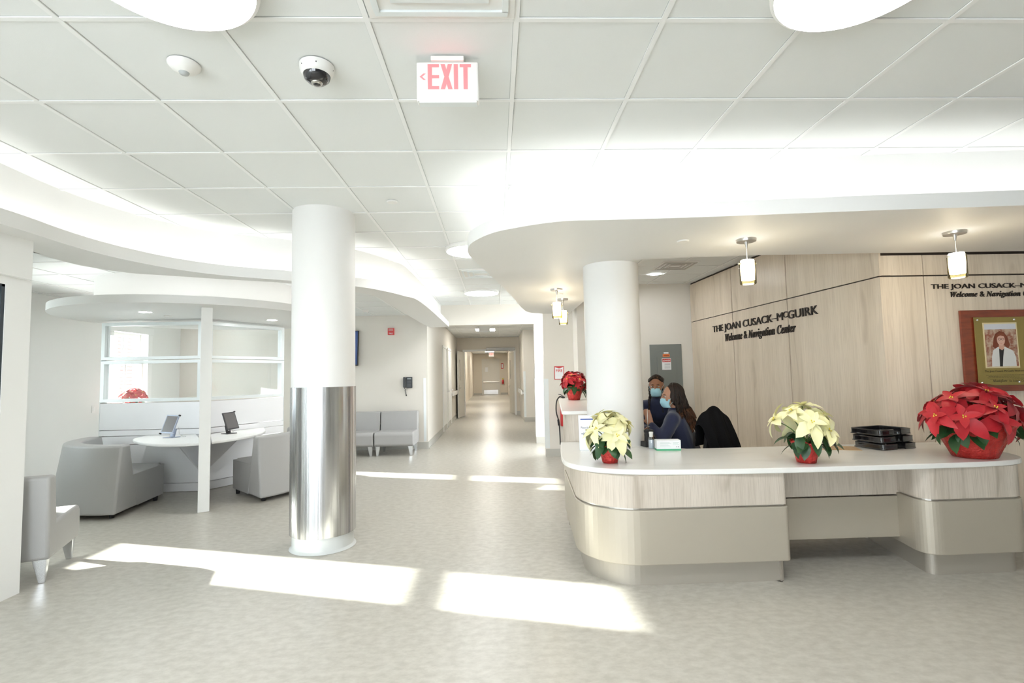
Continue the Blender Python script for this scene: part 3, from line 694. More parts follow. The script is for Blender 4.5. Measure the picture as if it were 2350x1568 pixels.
def pendant(x, y, label):
    t = empty('pendant_lamp', (x, y, SZ), 0, label, 'pendant lamp', 'glass pendant lamps over the counters')
    bm = B(); lathe(bm, [(0, -.022), (.07, -.02), (.073, -.006), (.073, 0)], 40); lathe(bm, [(.016, -.02), (.012, -.035), (.005, -.07)], 16); obj('canopy', bm, NICKEL, t, True, auto=40)
    bm = B(); tube(bm, [(0, 0, -.03), (0, 0, -.165)], .0022, 6); obj('cord', bm, PLASTW, t)
    bm = B(); lathe(bm, [(0, -.163), (.047, -.163), (.050, -.175), (.052, -.24), (.047, -.318), (.0, -.322)], 40); obj('inner_shade', bm, PEND, t, True, auto=50)
    bm = B(); lathe(bm, [(.060, -.178), (.060, -.345), (.054, -.350), (.054, -.347), (.057, -.342), (.057, -.178)], 40); obj('outer_glass', bm, SMOKE, t, True, auto=50)
    bm = B(); tube(bm, [(-.066, 0, -.19), (.066, 0, -.19)], .004, 8); ell(bm, (-.068, 0, -.19), (.008, .008, .008)); ell(bm, (.068, 0, -.19), (.008, .008, .008)); obj('crossbar', bm, NICKEL, t, True)
    l = bpy.data.lights.new('pendant_bulb', 'POINT'); l.energy = PW*3; l.color = (1, .86, .66); l.shadow_soft_size = .05
    lo = bpy.data.objects.new('pendant_bulb', l); COL.objects.link(lo); lo.location = (0, 0, -.40); lo.parent = t
SMOKE = glass_mat('smoked_glass', (.66, .62, .44), .06)
pendant(1.945, 3.77, 'glass pendant lamp over the desk, left of the two in front of the oak wall')
pendant(3.47, 3.63, 'glass pendant lamp over the right end of the desk, in front of the plaque wall')
pendant(.735, 5.92, 'nearer of the two small pendant lamps left of the plain column')
pendant(.915, 6.72, 'farther of the two small pendant lamps left of the plain column')
def cover(x, y, z, r, label, grp=None):
    bm = B(); lathe(bm, [(0, -.010), (r*.85, -.010), (r, -.004), (r, 0)], 32, Matrix.Translation((x, y, z))); obj('sprinkler_cover', bm, PLASTW, smooth=True, label=label, cat='sprinkler cover', group=grp, auto=40)
cover(-.836, 4.13, C1-.004, .045, 'small round cover in the ceiling right of the steel-clad column top')
cover(1.46, 3.79, SZ, .045, 'small round cover in the desk soffit left of the front pendants')
cover(.82, 6.30, SZ, .045, 'small round cover in the soffit between the two small pendants')
cover(-4.04, 6.33, 2.23, .045, 'small round cover in the kiosk canopy beside its left downlight')
t = empty('motion_sensor', (-1.405, 2.275, C1-.004), 0, 'white dome motion sensor on the ceiling at upper left', 'sensor')
bm = B(); lathe(bm, [(.068, 0), (.067, -.008), (.052, -.024), (.026, -.036), (.022, -.038)], 40); obj('housing', bm, PLASTW, t, True, auto=60)
bm = B(); lathe(bm, [(.023, -.036), (.018, -.046), (0, -.049)], 24); obj('lens', bm, mat('frosted_lens', (.45, .47, .47), .3), t, True)
t = empty('security_camera', (-.808, 2.29, C1-.004), 0, 'white security camera with dark fisheye dome on the ceiling', 'camera')
bm = B(); lathe(bm, [(.078, 0), (.078, -.012), (.072, -.032), (.062, -.046), (.056, -.046)], 48); obj('housing', bm, PLASTW, t, True, auto=60)
bm = B(); lathe(bm, [(.061, -.045), (.056, -.062), (.040, -.076), (.024, -.080)], 48); obj('dome', bm, BLACKP, t, True)
bm = B(); lathe(bm, [(.026, -.078), (.022, -.088), (.016, -.088)], 24); k = obj('lens_ring', bm, NICKEL, t, True)
bm = B(); lathe(bm, [(.018, -.086), (.010, -.092), (0, -.093)], 24); obj('lens', bm, BLACKP, k, True)
for a in range(6):
    bm = B(); ell(bm, (.074*math.cos(a), .074*math.sin(a), -.02), (.003, .003, .004), u=8, v=6); obj('screw', bm, BLACKM, t)
# exit signs
def exit_sign(x, y, ztop, label, rz=0, faces=1, w=.282, h=.182, arrow=True, d=.045):
    t = empty('exit_sign', (x, y, ztop), rz, label, 'exit sign', None)
    bm = B(); box(bm, -.075, .075, -.035, .035, -.022, 0, bev=.004); obj('ceiling_mount', bm, PLASTW, t)
    bm = B(); prism(bm, [(-w/2+.006, -d/2), (w/2-.006, -d/2), (w/2, -d/2+.006), (w/2, d/2), (-w/2, d/2), (-w/2, -d/2+.006)], -h-.022, -.022, 0); o = obj('housing', bm, PLASTW, t); mod_bevel(o, .006, 3)
    bm = B(); box(bm, -w/2+.012, w/2-.012, -d/2+.004, d/2-.004, -h-.030, -h-.020); obj('lower_lens', bm, ALU, t)
    if faces:
        k = w/.282; X0 = -.090*k; top = -.034*k; bot = top-.118*k; y = -d/2-.0015
        bm = B()
        def q(pts):
            a = [bm.verts.new((px*k*1.22+X0, y, top-pz*k)) for px, pz in pts]; b = [bm.verts.new((px*k*1.22+X0, y+.001, top-pz*k)) for px, pz in pts]; n = len(a)
            bm.faces.new(a)
            for i in range(n): bm.faces.new((a[i], a[(i+1) % n], b[(i+1) % n], b[i]))
        H = .118
        q([(0, 0), (.042, 0), (.042, .0145), (.0155, .0145), (.0155, .052), (.042, .052), (.042, .0665), (.0155, .0665), (.0155, H-.0145), (.042, H-.0145), (.042, H), (0, H)])
        q([(.048, 0), (.064, 0), (.0695, .026), (.075, 0), (.0905, 0), (.0775, .059), (.0915, H), (.0755, H), (.0695, .092), (.0635, H), (.0475, H), (.0615, .059)])
        q([(.097, 0), (.1125, 0), (.1125, H), (.097, H)])
        q([(.119, 0), (.161, 0), (.161, .0145), (.148, .0145), (.148, H), (.1325, H), (.1325, .0145), (.119, .0145)])
        if arrow: q([(-.0075, .044), (-.016, .044), (-.030, .059), (-.016, .074), (-.0075, .074), (-.021, .059)])
        obj('lettering', bm, EXITR if arrow else EXITR2, t, label='red EXIT lettering')
exit_sign(-.195, 2.24, C1-.006, 'white exit sign with red letters and left arrow hanging from the ceiling')
exit_sign(-.28, 12.98, 2.734, 'blank back of a white exit sign in the corridor mouth', faces=0)
exit_sign(-.30, 34.0, 2.91, 'small far exit sign at the end of the corridor', arrow=False, w=.36, h=.24)
# grilles
def grille(x, y, z, w, d, label, style=0):
    t = empty('air_diffuser', (x, y, z), 0, label, 'air vent', 'square ceiling air vents')
    bm = B(); box(bm, -w/2, w/2, -d/2, d/2, -.012, 0, bev=.004); obj('frame', bm, PLASTW, t)
    bm = B()
    for k in range(3):
        f = 1-.25*k; 
        for s in (-1, 1):
            box(bm, -w/2*f+.03, w/2*f-.03, s*(d/2*f-.04)-.012, s*(d/2*f-.04)+.012, -.022, -.012); box(bm, s*(w/2*f-.04)-.012, s*(w/2*f-.04)+.012, -d/2*f+.05, d/2*f-.05, -.022, -.012)
    obj('slat', bm, ALU if style else NICKEL, t)
grille(-.19, 1.67, C1, .585, .585, 'large square air diffuser at the top edge of the ceiling', 1)
grille(-.19, 7.17, C1, .585, .585, 'air diffuser between the two distant round ceiling lights', 1)
grille(2.50, 6.80, C1, .50, .50, 'air diffuser in the tiled ceiling behind the desk')
t = empty('smoke_detector', (-2.35, 9.2, C2), 0, 'small white smoke detector on the tiled ceiling right of the steel-clad column', 'smoke detector')
bm = B(); lathe(bm, [(.06, 0), (.058, -.02), (.035, -.04), (0, -.042)], 24); obj('housing', bm, PLASTW, t, True)
bm = B(); lathe(bm, [(.02, -.04), (.012, -.055), (0, -.056)], 16); obj('sensing_chamber', bm, ALU, t, True)

# ================================================================ LETTERING ON THE OAK WALLS
Sy = MW.to_3x3()
def side_pt(y, z):
    s = seg_at(y); p = Vector(WC+(0,))+dv*s; return (p.x-.002, p.y, z)
o_ = side_pt(7.50, 1.955)
wl = (Vector(side_pt(5.16, 0))-Vector(side_pt(7.50, 0))).length
LET = mat('bronze_letters', (.03, .022, .018), .45, metal=.3)
HEAD = [('THE JOAN CUSACK–', 1, 0), ('M', 1, 0, 0), ('C', .76, .17), ('GUIRK', 1, 0)]
obj('wall_lettering', text_mesh(HEAD, frame(o_, -dv, (0, 0, 1)), width=wl, height=.125, depth=.012, bold=.004), LET, label='dark heading letters THE JOAN CUSACK-McGUIRK on the slanting side oak wall', cat='lettering')
o_ = side_pt(7.14, 1.80)
obj('wall_lettering', text_mesh([('Welcome & Navigation Center', 1, 0)], frame(o_, -dv, (0, 0, 1)), width=1.60, height=.135, depth=.01, bold=.006, serif=True), LET, label='dark italic words Welcome & Navigation Center on the side oak wall', cat='lettering')
obj('wall_lettering', text_mesh(HEAD, frame((3.889, 4.338, 2.087), (1, 0, 0), (0, 0, 1)), width=1.19, height=.056, depth=.008, bold=.006), LET, label='dark heading letters above the plaque, cut off by the right edge', cat='lettering')
obj('wall_lettering', text_mesh([('Welcome & Navigation Center', 1, 0)], frame((4.06, 4.338, 2.010), (1, 0, 0), (0, 0, 1)), width=.86, height=.064, depth=.006, bold=.010, serif=True), LET, label='dark italic words above the plaque on the right oak wall', cat='lettering')

# ================================================================ PLAQUE
pq = empty('memorial_plaque', (4.115, 4.339, 1.18), 0, 'mahogany plaque with brass plate and portrait on the right oak wall', 'plaque')
bm = B(); box(bm, 0, .90, -.030, -.008, 0, .72); o = obj('wooden_board', bm, MAHOG, pq, label='red mahogany board'); mod_bevel(o, .003)
bm = B(); box(bm, .10, .80, -.048, -.040, .055, .655); o = obj('brass_plate', bm, BRASS, pq, label='brass plate'); mod_bevel(o, .002)
for x in (.125, .46, .775):
    for z in (.63, .08):
        bm = B(); lathe(bm, [(0, -.012), (.006, -.010), (.009, -.004), (.009, .018)], 16, Matrix.Translation((x, -.048, z)) @ Matrix.Rotation(R(-90), 4, 'X')); obj('standoff', bm, CHROME, pq, True)
ph = empty('portrait_photo', (.17, -.049, .205)); ph.parent = pq
bm = B(); box(bm, 0, .31, -.003, 0, 0, .40); obj('photo_border', bm, mat('photo_border', (.72, .62, .38), .4), ph)
HILLS = mat('autumn_town', (.30, .11, .07), .6, col2=(.52, .40, .30), scale=26, detail=6, lo=.4, hi=.6); 
bm = B(); box(bm, .012, .298, -.0042, -.003, .012, .34); obj('photo_background', bm, HILLS, ph)
bm = B(); box(bm, .012, .298, -.0044, -.003, .34, .388); obj('photo_sky', bm, mat('photo_sky', (.62, .64, .70), .6), ph)
def flat(pts, m, name, y0=-.0055, par=ph):
    bm = B(); a = [bm.verts.new((x, y0, z)) for x, z in pts]; b = [bm.verts.new((x, y0+.001, z)) for x, z in pts]; n = len(a); bm.faces.new(a)
    for i in range(n): bm.faces.new((a[i], a[(i+1) % n], b[(i+1) % n], b[i]))
    return obj(name, bm, m, par)
def oval(cx, cz, rx, rz, n=24, a0=0, a1=2*PI): return [(cx+rx*math.cos(a0+(a1-a0)*i/n), cz+rz*math.sin(a0+(a1-a0)*i/n)) for i in range(n)]
flat([(.075, .19), (.088, .26), (.105, .30), (.145, .325), (.185, .315), (.215, .27), (.232, .20), (.21, .165), (.18, .20), (.13, .20), (.105, .165)], mat('auburn_hair', (.20, .05, .025), .5), 'photo_hair', -.0050)
flat([(.055, .013), (.06, .10), (.075, .155), (.12, .185), (.185, .185), (.255, .15), (.275, .10), (.278, .013)], mat('white_jacket', (.68, .68, .67), .6), 'photo_jacket', -.0056)
flat([(.125, .013), (.130, .17), (.175, .17), (.16, .09), (.150, .013)], BLACKM, 'photo_blouse', -.0060)
flat([(.13, .17), (.133, .215), (.170, .215), (.178, .17), (.155, .155)], mat('photo_skin', (.62, .36, .27), .6), 'photo_neck', -.0063)
flat(oval(.152, .245, .036, .050), mat('photo_face', (.68, .42, .33), .6), 'photo_face', -.0066)
flat([(.108, .25), (.112, .285), (.14, .305), (.175, .302), (.195, .27), (.198, .24), (.187, .275), (.15, .285), (.125, .275)], mat('auburn_fringe', (.24, .065, .03), .5), 'photo_fringe', -.0069)
bm = B()
for cx in (.138, .168):
    ring = [(cx+.012*math.cos(a), -.0072, .252+.009*math.sin(a)) for a in [2*PI*k/12 for k in range(13)]]
    tube(bm, ring, .0013, 5)
tube(bm, [(.148, -.0072, .254), (.158, -.0072, .254)], .0012, 5); obj('photo_glasses', bm, BLACKM, ph)
flat([(.140, .220), (.152, .216), (.165, .220), (.152, .213)], mat('photo_lips', (.55, .12, .10), .5), 'photo_mouth', -.0072)
PK = mat('engraving', (.06, .045, .02), .5)
obj('engraving', text_mesh([('The Joan Cusack-McGuirk Welcome & Navigation Center', 1, 0)], frame((.16, -.0485, .165), (1, 0, 0), (0, 0, 1)), width=.58, depth=.0006), PK, pq)
bm = B()
for k, (a, b) in enumerate(((.17, .73), (.19, .71), (.18, .72), (.20, .68))):
    x = a
    while x < b:
        w = random.uniform(.008, .028); box(bm, x, min(x+w, b), -.0490, -.0482, .142-k*.012, .145-k*.012); x += w+.004
obj('engraved_lines', bm, PK, pq, kind='stuff')
obj('engraving', text_mesh([('Montefiore', 1, 0)], frame((.225, -.0485, .078), (1, 0, 0), (0, 0, 1)), width=.13, depth=.0006, bold=.0, serif=True), PK, pq)
obj('engraving', text_mesh([("St. Luke's Cornwall", 1, 0)], frame((.375, -.0485, .082), (1, 0, 0), (0, 0, 1)), width=.20, depth=.0006, bold=.004), PK, pq)

# ================================================================ WALL DEVICES
t = empty('fire_alarm', (-2.065, 10.05, 2.313), 0, 'red fire alarm sounder high on the wall right of the steel-clad column', 'fire alarm')
bm = B(); box(bm, -.062, .062, -.05, 0, -.068, .068, bev=.01); obj('housing', bm, RED, t)
bm = B(); box(bm, -.045, .045, -.054, -.05, .01, .055); obj('strobe_window', bm, mat('strobe', (.62, .25, .24), .3), t)
obj('lettering', text_mesh([('FIRE', 1, 0)], frame((-.035, -.0505, -.055), (1, 0, 0), (0, 0, 1)), width=.07, depth=.001, bold=.01), PAPER, t)
t = empty('wall_phone', (-1.74, 10.05, 1.30), 0, 'charcoal wall telephone with handset and hanging cord', 'telephone')
bm = B(); box(bm, -.03, .085, -.05, 0, -.11, .11, bev=.01); obj('base', bm, PHONEK, t)
bm = B(); box(bm, -.085, -.04, -.075, -.03, -.10, .11, bev=.012); obj('handset', bm, PHONEK, t)
bm = B(); box(bm, -.008, .068, -.053, -.05, .062, .088); obj('display', bm, mat('lcd', (.25, .28, .28), .3), t)
bm = B()
for i in range(3):
    for j in range(4): box(bm, -.002+i*.024, .014+i*.024, -.055, -.05, -.075+j*.03, -.058+j*.03)
obj('keypad', bm, mat('keys', (.10, .105, .11), .5), t, kind='stuff')
bm = B(); tube(bm, [(-.06+.008*math.cos(k*1.3), -.03+.008*math.sin(k*1.3), -.10-.14*math.sin(PI*k/90)) if False else (-.062+.010*math.cos(k*1.1)+.03*math.sin(PI*k/80), -.03+.010*math.sin(k*1.1), -.10-.16*math.sin(PI*k/80)) for k in range(81)], .004, 5); obj('coiled_cord', bm, BLACKM, t, True)
t = empty('television', (-3.28, 9.94, 1.99), 0, 'flat screen television on the rear wall, its edges showing either side of the steel-clad column', 'television')
M = Matrix.Rotation(R(-6), 4, 'X')
bm = B(); box(bm, -.60, .60, -.03, .02, -.345, .345, 0, M, bev=.008); obj('casing', bm, BLACKM, t)
bm = B(); box(bm, -.585, .585, -.034, -.030, -.325, .33, 0, M); obj('screen', bm, mat('tv_screen', (.02, .03, .06), .08, emis=(.04, .08, .22), estr=.4), t)
bm = B(); box(bm, -.15, .15, .02, .09, -.12, .12); obj('wall_bracket', bm, BLACKM, t)
t = empty('light_switch', (-6.165, 7.96, 1.02), R(90), 'white double switch plate on the far left wall', 'switch')
bm = B(); box(bm, -.035, .035, -.006, 0, -.057, .057, bev=.002); obj('cover_plate', bm, PLASTW, t)
for z in (-.028, .008):
    bm = B(); box(bm, -.017, .017, -.010, -.006, z, z+.028, bev=.002); obj('rocker', bm, WHITE, t)
t = empty('electrical_panel', (2.81, 8.266, 1.08), 0, 'grey metal electrical panel on the wall behind the staff', 'electrical panel')
bm = B(); box(bm, -.265, .265, -.02, 0, -.78, .78, bev=.004); obj('cover', bm, GREYS, t)
bm = B(); box(bm, -.15, .165, -.028, -.02, -.66, .58, bev=.003); k = obj('door', bm, GREYS, t)
bm = B(); box(bm, -.115, -.10, -.04, -.028, .0, .06, bev=.003); obj('latch', bm, CHROME, k)
bm = B(); box(bm, -.075, .075, -.031, -.028, .36, .55); k = obj('warning_label', bm, PAPER, t, label='white and red DANGER label')
bm = B(); box(bm, -.068, .068, -.032, -.031, .488, .54); obj('label_band', bm, RED, k)
obj('lettering', text_mesh([('DANGER', 1, 0)], frame((-.038, -.032, .500), (1, 0, 0), (0, 0, 1)), width=.10, height=.026, depth=.001, bold=.01), PAPER, k)
bm = B(); vs_ = [bm.verts.new(p) for p in ((-.062, -.0325, .500), (-.044, -.0325, .500), (-.053, -.0325, .528))]; bm.faces.new(vs_); obj('warning_triangle', bm, PAPER, k)
bm = B()
for j in range(5): box(bm, -.035, .06, -.032, -.031, .385+j*.018, .389+j*.018)
obj('print_lines', bm, GREYI, k, kind='stuff')
bm = B(); box(bm, -.058, .058, -.031, -.028, .575, .62); k = obj('warning_label', bm, mat('orange_label', (.80, .20, .05), .5), t, label='orange label')
bm = B(); box(bm, -.045, .045, -.032, -.031, .59, .60); obj('print_lines', bm, mat('dark_red', (.3, .04, .02), .5), k, kind='stuff')
bm = B(); box(bm, -.04, .04, -.031, -.028, .625, .652); obj('name_label', bm, PAPER, t)
# extinguisher and its sign on the pier behind the raised counter
t = empty('fire_extinguisher', (1.14, 8.60, .52), 0, 'red fire extinguisher with black hose hanging behind the raised counter', 'fire extinguisher')
bm = B(); lathe(bm, [(0, 0), (.055, .004), (.065, .02), (.065, .36), (.055, .41), (.028, .44), (.022, .46)], 32); obj('cylinder', bm, RED, t, True)
bm = B(); box(bm, -.02, .02, -.02, .02, .46, .50, bev=.004); tube(bm, [(0, 0, .50), (-.05, -.01, .535), (-.09, -.02, .545)], .006, 6); tube(bm, [(0, 0, .50), (-.06, -.01, .50), (-.09, -.02, .49)], .005, 6); obj('valve', bm, BLACKM, t)
bm = B(); lathe(bm, [(.068, .34), (.068, .44)], 24); obj('yellow_band', bm, mat('safety_yellow', (.80, .60, .02), .4), t)
bm = B(); tube(bm, spline([(-.01, 0, .48), (-.07, -.02, .50), (-.125, -.03, .42), (-.135, -.03, .25), (-.10, -.03, .10), (-.085, -.03, -.06), (-.08, -.03, -.30)], 6), .011, 8); tube(bm, [(-.105, -.03, .12), (-.095, -.03, .02)], .018, 8); obj('hose', bm, BLACKM, t, True)
t = empty('fire_sign', (1.09, 8.716, 1.44), 0, 'red and white FIRE extinguisher sign above the small red poinsettia', 'sign')
bm = B(); box(bm, -.085, .085, -.003, 0, -.13, .10); obj('sign_plate', bm, RED, t)
bm = B(); box(bm, -.073, .073, -.0045, -.003, -.118, .088); k = obj('sign_face', bm, PAPER, t)
obj('lettering', text_mesh([('FIRE', 1, 0)], frame((-.055, -.0045, .0), (1, 0, 0), (0, 0, 1)), width=.11, height=.05, depth=.001, bold=.012), RED, k)
bm = B(); vs_ = [bm.verts.new(p) for p in ((-.073, -.0048, .088), (0, -.0048, .062), (.073, -.0048, .088))]; bm.faces.new(vs_); obj('sign_notch', bm, RED, k)
# cross-corridor door leaves, operator, far end door
def leaf(n, hx, hy, ang, s, label):
    d = empty('door_%d' % n, (hx, hy, 0), ang); d['kind'] = 'structure'
    bm = B(); box(bm, 0 if s > 0 else -.86, .86 if s > 0 else 0, -.022, .022, .01, 2.23); obj('door_leaf', bm, PANELB, d)
    bm = B(); x = s*.80
    for y in (-1, 1):
        box(bm, min(x-.03, x+.03), max(x-.03, x+.03), y*.024-.004, y*.024+.004, .90, 1.10); tube(bm, [(x, y*.03, 1.0), (x, y*.07, 1.0), (x-s*.12, y*.07, 1.0)], .009, 8)
    obj('door_handle', bm, NICKEL, d)
    bm = B(); box(bm, min(s*.62, s*.70), max(s*.62, s*.70), -.024, .024, 1.25, 1.95); obj('vision_pane', bm, mat('vision_pane', (.35, .36, .35), .1), d)
PANELB = mat('door_paint', (.70, .68, .63), .4)
leaf(4, -1.14, 17.76, R(-99), 1, '')
leaf(5, .66, 18.04, R(-80), -1, '')
t = empty('door_operator', (.22, 17.76, 2.25), 0, 'grey automatic door operator above the cross corridor doorway', 'door operator')
bm = B(); box(bm, -.56, .46, -.10, 0, .01, .11, bev=.005); obj('housing', bm, mat('operator_grey', (.30, .29, .27), .4, metal=.4), t)
bm = B(); tube(bm, [(.25, -.05, .01), (.30, .10, -.02), (.40, .30, -.02)], .012, 6); obj('arm', bm, NICKEL, t)
d = empty('door_6', (-.38, 35.98, 0)); d['kind'] = 'structure'
bm = B(); box(bm, -.64, -.58, -.03, 0, 0, 2.55); box(bm, .58, .64, -.03, 0, 0, 2.55); box(bm, -.579, .579, -.03, 0, 2.49, 2.55); obj('door_frame', bm, PANELB, d)
bm = B(); box(bm, -.58, .58, -.015, 0, .01, 2.49); obj('door_leaf', bm, PANELB, d)
bm = B(); box(bm, -.56, .56, -.10, -.05, .86, .93, bev=.01); tube(bm, [(-.54, -.05, .9), (-.54, -.02, 1.0)], .03, 6); tube(bm, [(.54, -.05, .9), (.54, -.02, 1.0)], .03, 6); obj('push_bar', bm, NICKEL, d)
bm = B(); box(bm, -.50, .50, -.022, -.015, .04, .34); obj('kick_plate', bm, CHROME, d)
bm = B(); box(bm, -.40, -.20, -.02, -.015, 1.62, 1.95); obj('notice', bm, PAPER, d)
t = empty('fire_extinguisher', (.47, 35.9, .74), 0, 'distant red fire extinguisher right of the far exit door', 'fire extinguisher')
bm = B(); lathe(bm, [(0, 0), (.08, .01), (.08, .26), (.03, .32)], 20); obj('cylinder', bm, RED, t, True)
bm = B(); box(bm, -.04, .04, -.04, .04, .32, .42); obj('valve', bm, mat('valve_yellow', (.7, .6, .05), .5), t)
bm = B(); box(bm, .36, .52, 35.97, 35.99, 1.82, 2.22); t = obj('extinguisher_sign', bm, RED, label='tall red extinguisher sign on the far end wall', cat='sign')
bm = B(); box(bm, .395, .485, 35.96, 35.97, 1.87, 2.17); obj('sign_face', bm, PAPER, t)
# ================================================================ POINSETTIAS
def petal(bm, M, L, W, fold=.18, droop=.3, n=5, mi=0, wav=.0, jag=False):
    """pointed bract along +x, bending down by droop"""
    rows = []
    for i in range(n+1):
        t = i/n
        w = W*.5*(math.sin(PI*min(1, t*.93+.07))**.75)*(1-.35*t) if i < n else 0
        if jag and i in (2, 4): w *= 1.18
        x = L*(math.sin(t*droop*1.3)/(droop*1.3) if droop > .01 else t); z = -L*(1-math.cos(t*droop*1.3))/(droop*1.3+1e-6)
        z += wav*L*math.sin(t*PI*1.7)
        rows.append([M @ Vector((x, -w, z+w*fold)), M @ Vector((x, 0, z)), M @ Vector((x, w, z+w*fold))] if i < n else [M @ Vector((x, 0, z))])
    vr = [[bm.verts.new(p) for p in r] for r in rows]
    for a, b in zip(vr[:-1], vr[1:]):
        if len(b) == 3:
            for k in (0, 1):
                f = bm.faces.new((a[k], b[k], b[k+1], a[k+1])); f.material_index = mi
        else:
            for k in (0, 1):
                f = bm.faces.new((a[k], b[0], a[k+1])); f.material_index = mi
def poinsettia(x, y, z, rz, label, bract, RR, h0, h1, heads, pot, bL=.11, seed=1, leafn=26, potmat=None, squash=1.0):
    rnd = random.Random(seed)
    t = empty('poinsettia', (x, y, z), rz, label, 'potted plant', 'potted poinsettias')
    r0_, r1_, ph_ = pot
    bm = B(); n = 60
    prof = [(0, 0), (.75, 0), (1, .01), (1.01, .2), (1.03, .5), (1.05, .75), (1.10, .92), (1.16, 1.0), (1.08, .97), (1.0, .85)]
    rings = []
    for f, k in prof:
        ring = []
        for i in range(n):
            a = 2*PI*i/n; rr_ = (r0_+(r1_-r0_)*k)*f*(1+.022*math.sin(a*13)*min(1, k*2+.3)+.012*math.sin(a*29+k*5)) if f > 0 else 0
            ring.append(bm.verts.new((rr_*math.cos(a), rr_*math.sin(a), ph_*k+(.008*math.sin(a*9) if k > .9 else 0))))
        rings.append(ring)
    for a, b in zip(rings[:-1], rings[1:]):
        for i in range(n): bm.faces.new((a[i], a[(i+1) % n], b[(i+1) % n], b[i]))
    bmesh.ops.remove_doubles(bm, verts=bm.verts[:], dist=1e-5)
    obj('foil_pot_wrap', bm, potmat or FOIL, t, True, label='crinkled red foil pot wrap')
    bm = B(); lathe(bm, [(0, ph_*.86), (r1_*.98, ph_*.86)], 24); obj('soil', bm, mat('soil', (.03, .02, .012), .9), t)
    # stems, heads
    sb = B(); pts = []
    for i in range(heads):
        # fibonacci over a dome
        u = (i+.5)/heads; zz = 1-u*.96; rad = math.sqrt(max(0, 1-zz*zz)); a = i*2.39996+rnd.uniform(-.2, .2)
        px, py = rad*RR*math.cos(a), rad*RR*math.sin(a)*squash; pz = h0+(h1-h0)*zz**.8+rnd.uniform(-.025, .025)*RR/.16; px *= rnd.uniform(.9, 1.12); py *= rnd.uniform(.9, 1.12)
        pts.append((Vector((px, py, pz)), Vector((rad*math.cos(a)*1.0, rad*math.sin(a), zz*.8+.35)).normalized()))
        tube(sb, spline([(rnd.uniform(-.3, .3)*r0_, rnd.uniform(-.3, .3)*r0_, ph_*.8), (px*.45, py*.45, ph_+(pz-ph_)*.55), (px, py, pz-.004)], 3), .0035, 5)
    obj('stems', sb, STEMG, t, True)
    for p, nrm in pts:
        q = nrm.to_track_quat('Z', 'Y').to_matrix().to_4x4(); bm = B(); s = rnd.uniform(.75, 1.2); a0 = rnd.uniform(0, 6)
        nb = rnd.choice((5, 6, 6))
        for k in range(nb):
            a = a0+2*PI*k/nb+rnd.uniform(-.18, .18)
            M = Matrix.Translation(p) @ q @ Matrix.Rotation(a, 4, 'Z') @ Matrix.Rotation(rnd.uniform(-.35, .50), 4, 'Y') @ Matrix.Rotation(rnd.uniform(-.5, .5), 4, 'X') @ Matrix.Translation((.004, 0, 0))
            petal(bm, M, bL*s*rnd.uniform(.8, 1.1), bL*.58*s, rnd.uniform(.1, .45), rnd.uniform(.3, 1.0), jag=rnd.random() < .35)
        for k in range(4):
            a = a0+.5+2*PI*k/4+rnd.uniform(-.2, .2)
            M = Matrix.Translation(p+nrm*.008) @ q @ Matrix.Rotation(a, 4, 'Z') @ Matrix.Rotation(-.35, 4, 'Y')
            petal(bm, M, bL*.55*s, bL*.34*s, .25, .3)
        hd = obj('flower_head', bm, bract, t, True)
        bm = B()
        for k in range(6): 
            c = p+q.to_3x3() @ Vector((.009*math.cos(k*2.1), .009*math.sin(k*2.1), .012+.003*(k % 2))); ell(bm, c, (.0042, .0042, .006), u=6, v=4)
        obj('flower_centre', bm, YEL, hd, True, label='yellow flower centre')
    bm = B()
    for k in range(leafn):
        a = k*2.39996+rnd.uniform(-.3, .3); e = rnd.uniform(-.1, .9); r_ = RR*rnd.uniform(.35, .72)
        p = Vector((r_*math.cos(a), r_*math.sin(a)*squash, h0*.80+(h1-h0)*rnd.uniform(-.25, .35)))
        M = Matrix.Translation(p) @ Matrix.Rotation(a+rnd.uniform(-.3, .3), 4, 'Z') @ Matrix.Rotation(e, 4, 'Y') @ Matrix.Rotation(rnd.uniform(-.4, .4), 4, 'X')
        petal(bm, M, bL*rnd.uniform(.7, 1.0), bL*.55, .2, rnd.uniform(.4, 1.0), jag=rnd.random() < .5)
        tube(bm, [tuple(p*.25+Vector((0, 0, ph_*.75))), tuple(p)], .002, 4)
    obj('leaves', bm, LEAFG, t, True, label='dark green leaves')
    return t
poinsettia(.822, 3.72, ZT, .6, 'cream poinsettia at the left end of the desk in front of the plain column', POINC, .150, .17, .345, 9, (.054, .078, .125), .135, 3, 26)
poinsettia(2.165, 3.52, ZT, 1.1, 'cream poinsettia in the middle of the desk, left of the clipboard', POINC, .175, .20, .385, 9, (.060, .088, .15), .140, 5, 26)
poinsettia(3.42, 3.56, ZT, .4, 'big red poinsettia in a wide red wrap at the right end of the desk', POINR, .40,   .26, .44, 20, (.125, .225, .25), .175, 8, 46, squash=.55)
poinsettia(1.045, 6.80, 1.055, 2.0, 'small red poinsettia on the raised counter left of the plain column', POINR, .165, .20, .345, 9, (.075, .120, .185), .150, 11, 22)
# behind the glass, on the sill of the far sash window
bm = B(); box(bm, -6.13, -5.72, 8.2, 9.2, 0, .93, bev=.006); obj('low_cabinet', bm, WHITE, label='white low cabinet under the far sash window behind the glass partition', cat='cabinet')
poinsettia(-5.98, 8.55, .93, .3, 'pinkish red poinsettia seen through the glass of the kiosk partition', POINP, .17, .24, .36, 13, (.07, .10, .16), .10, 14, 12)

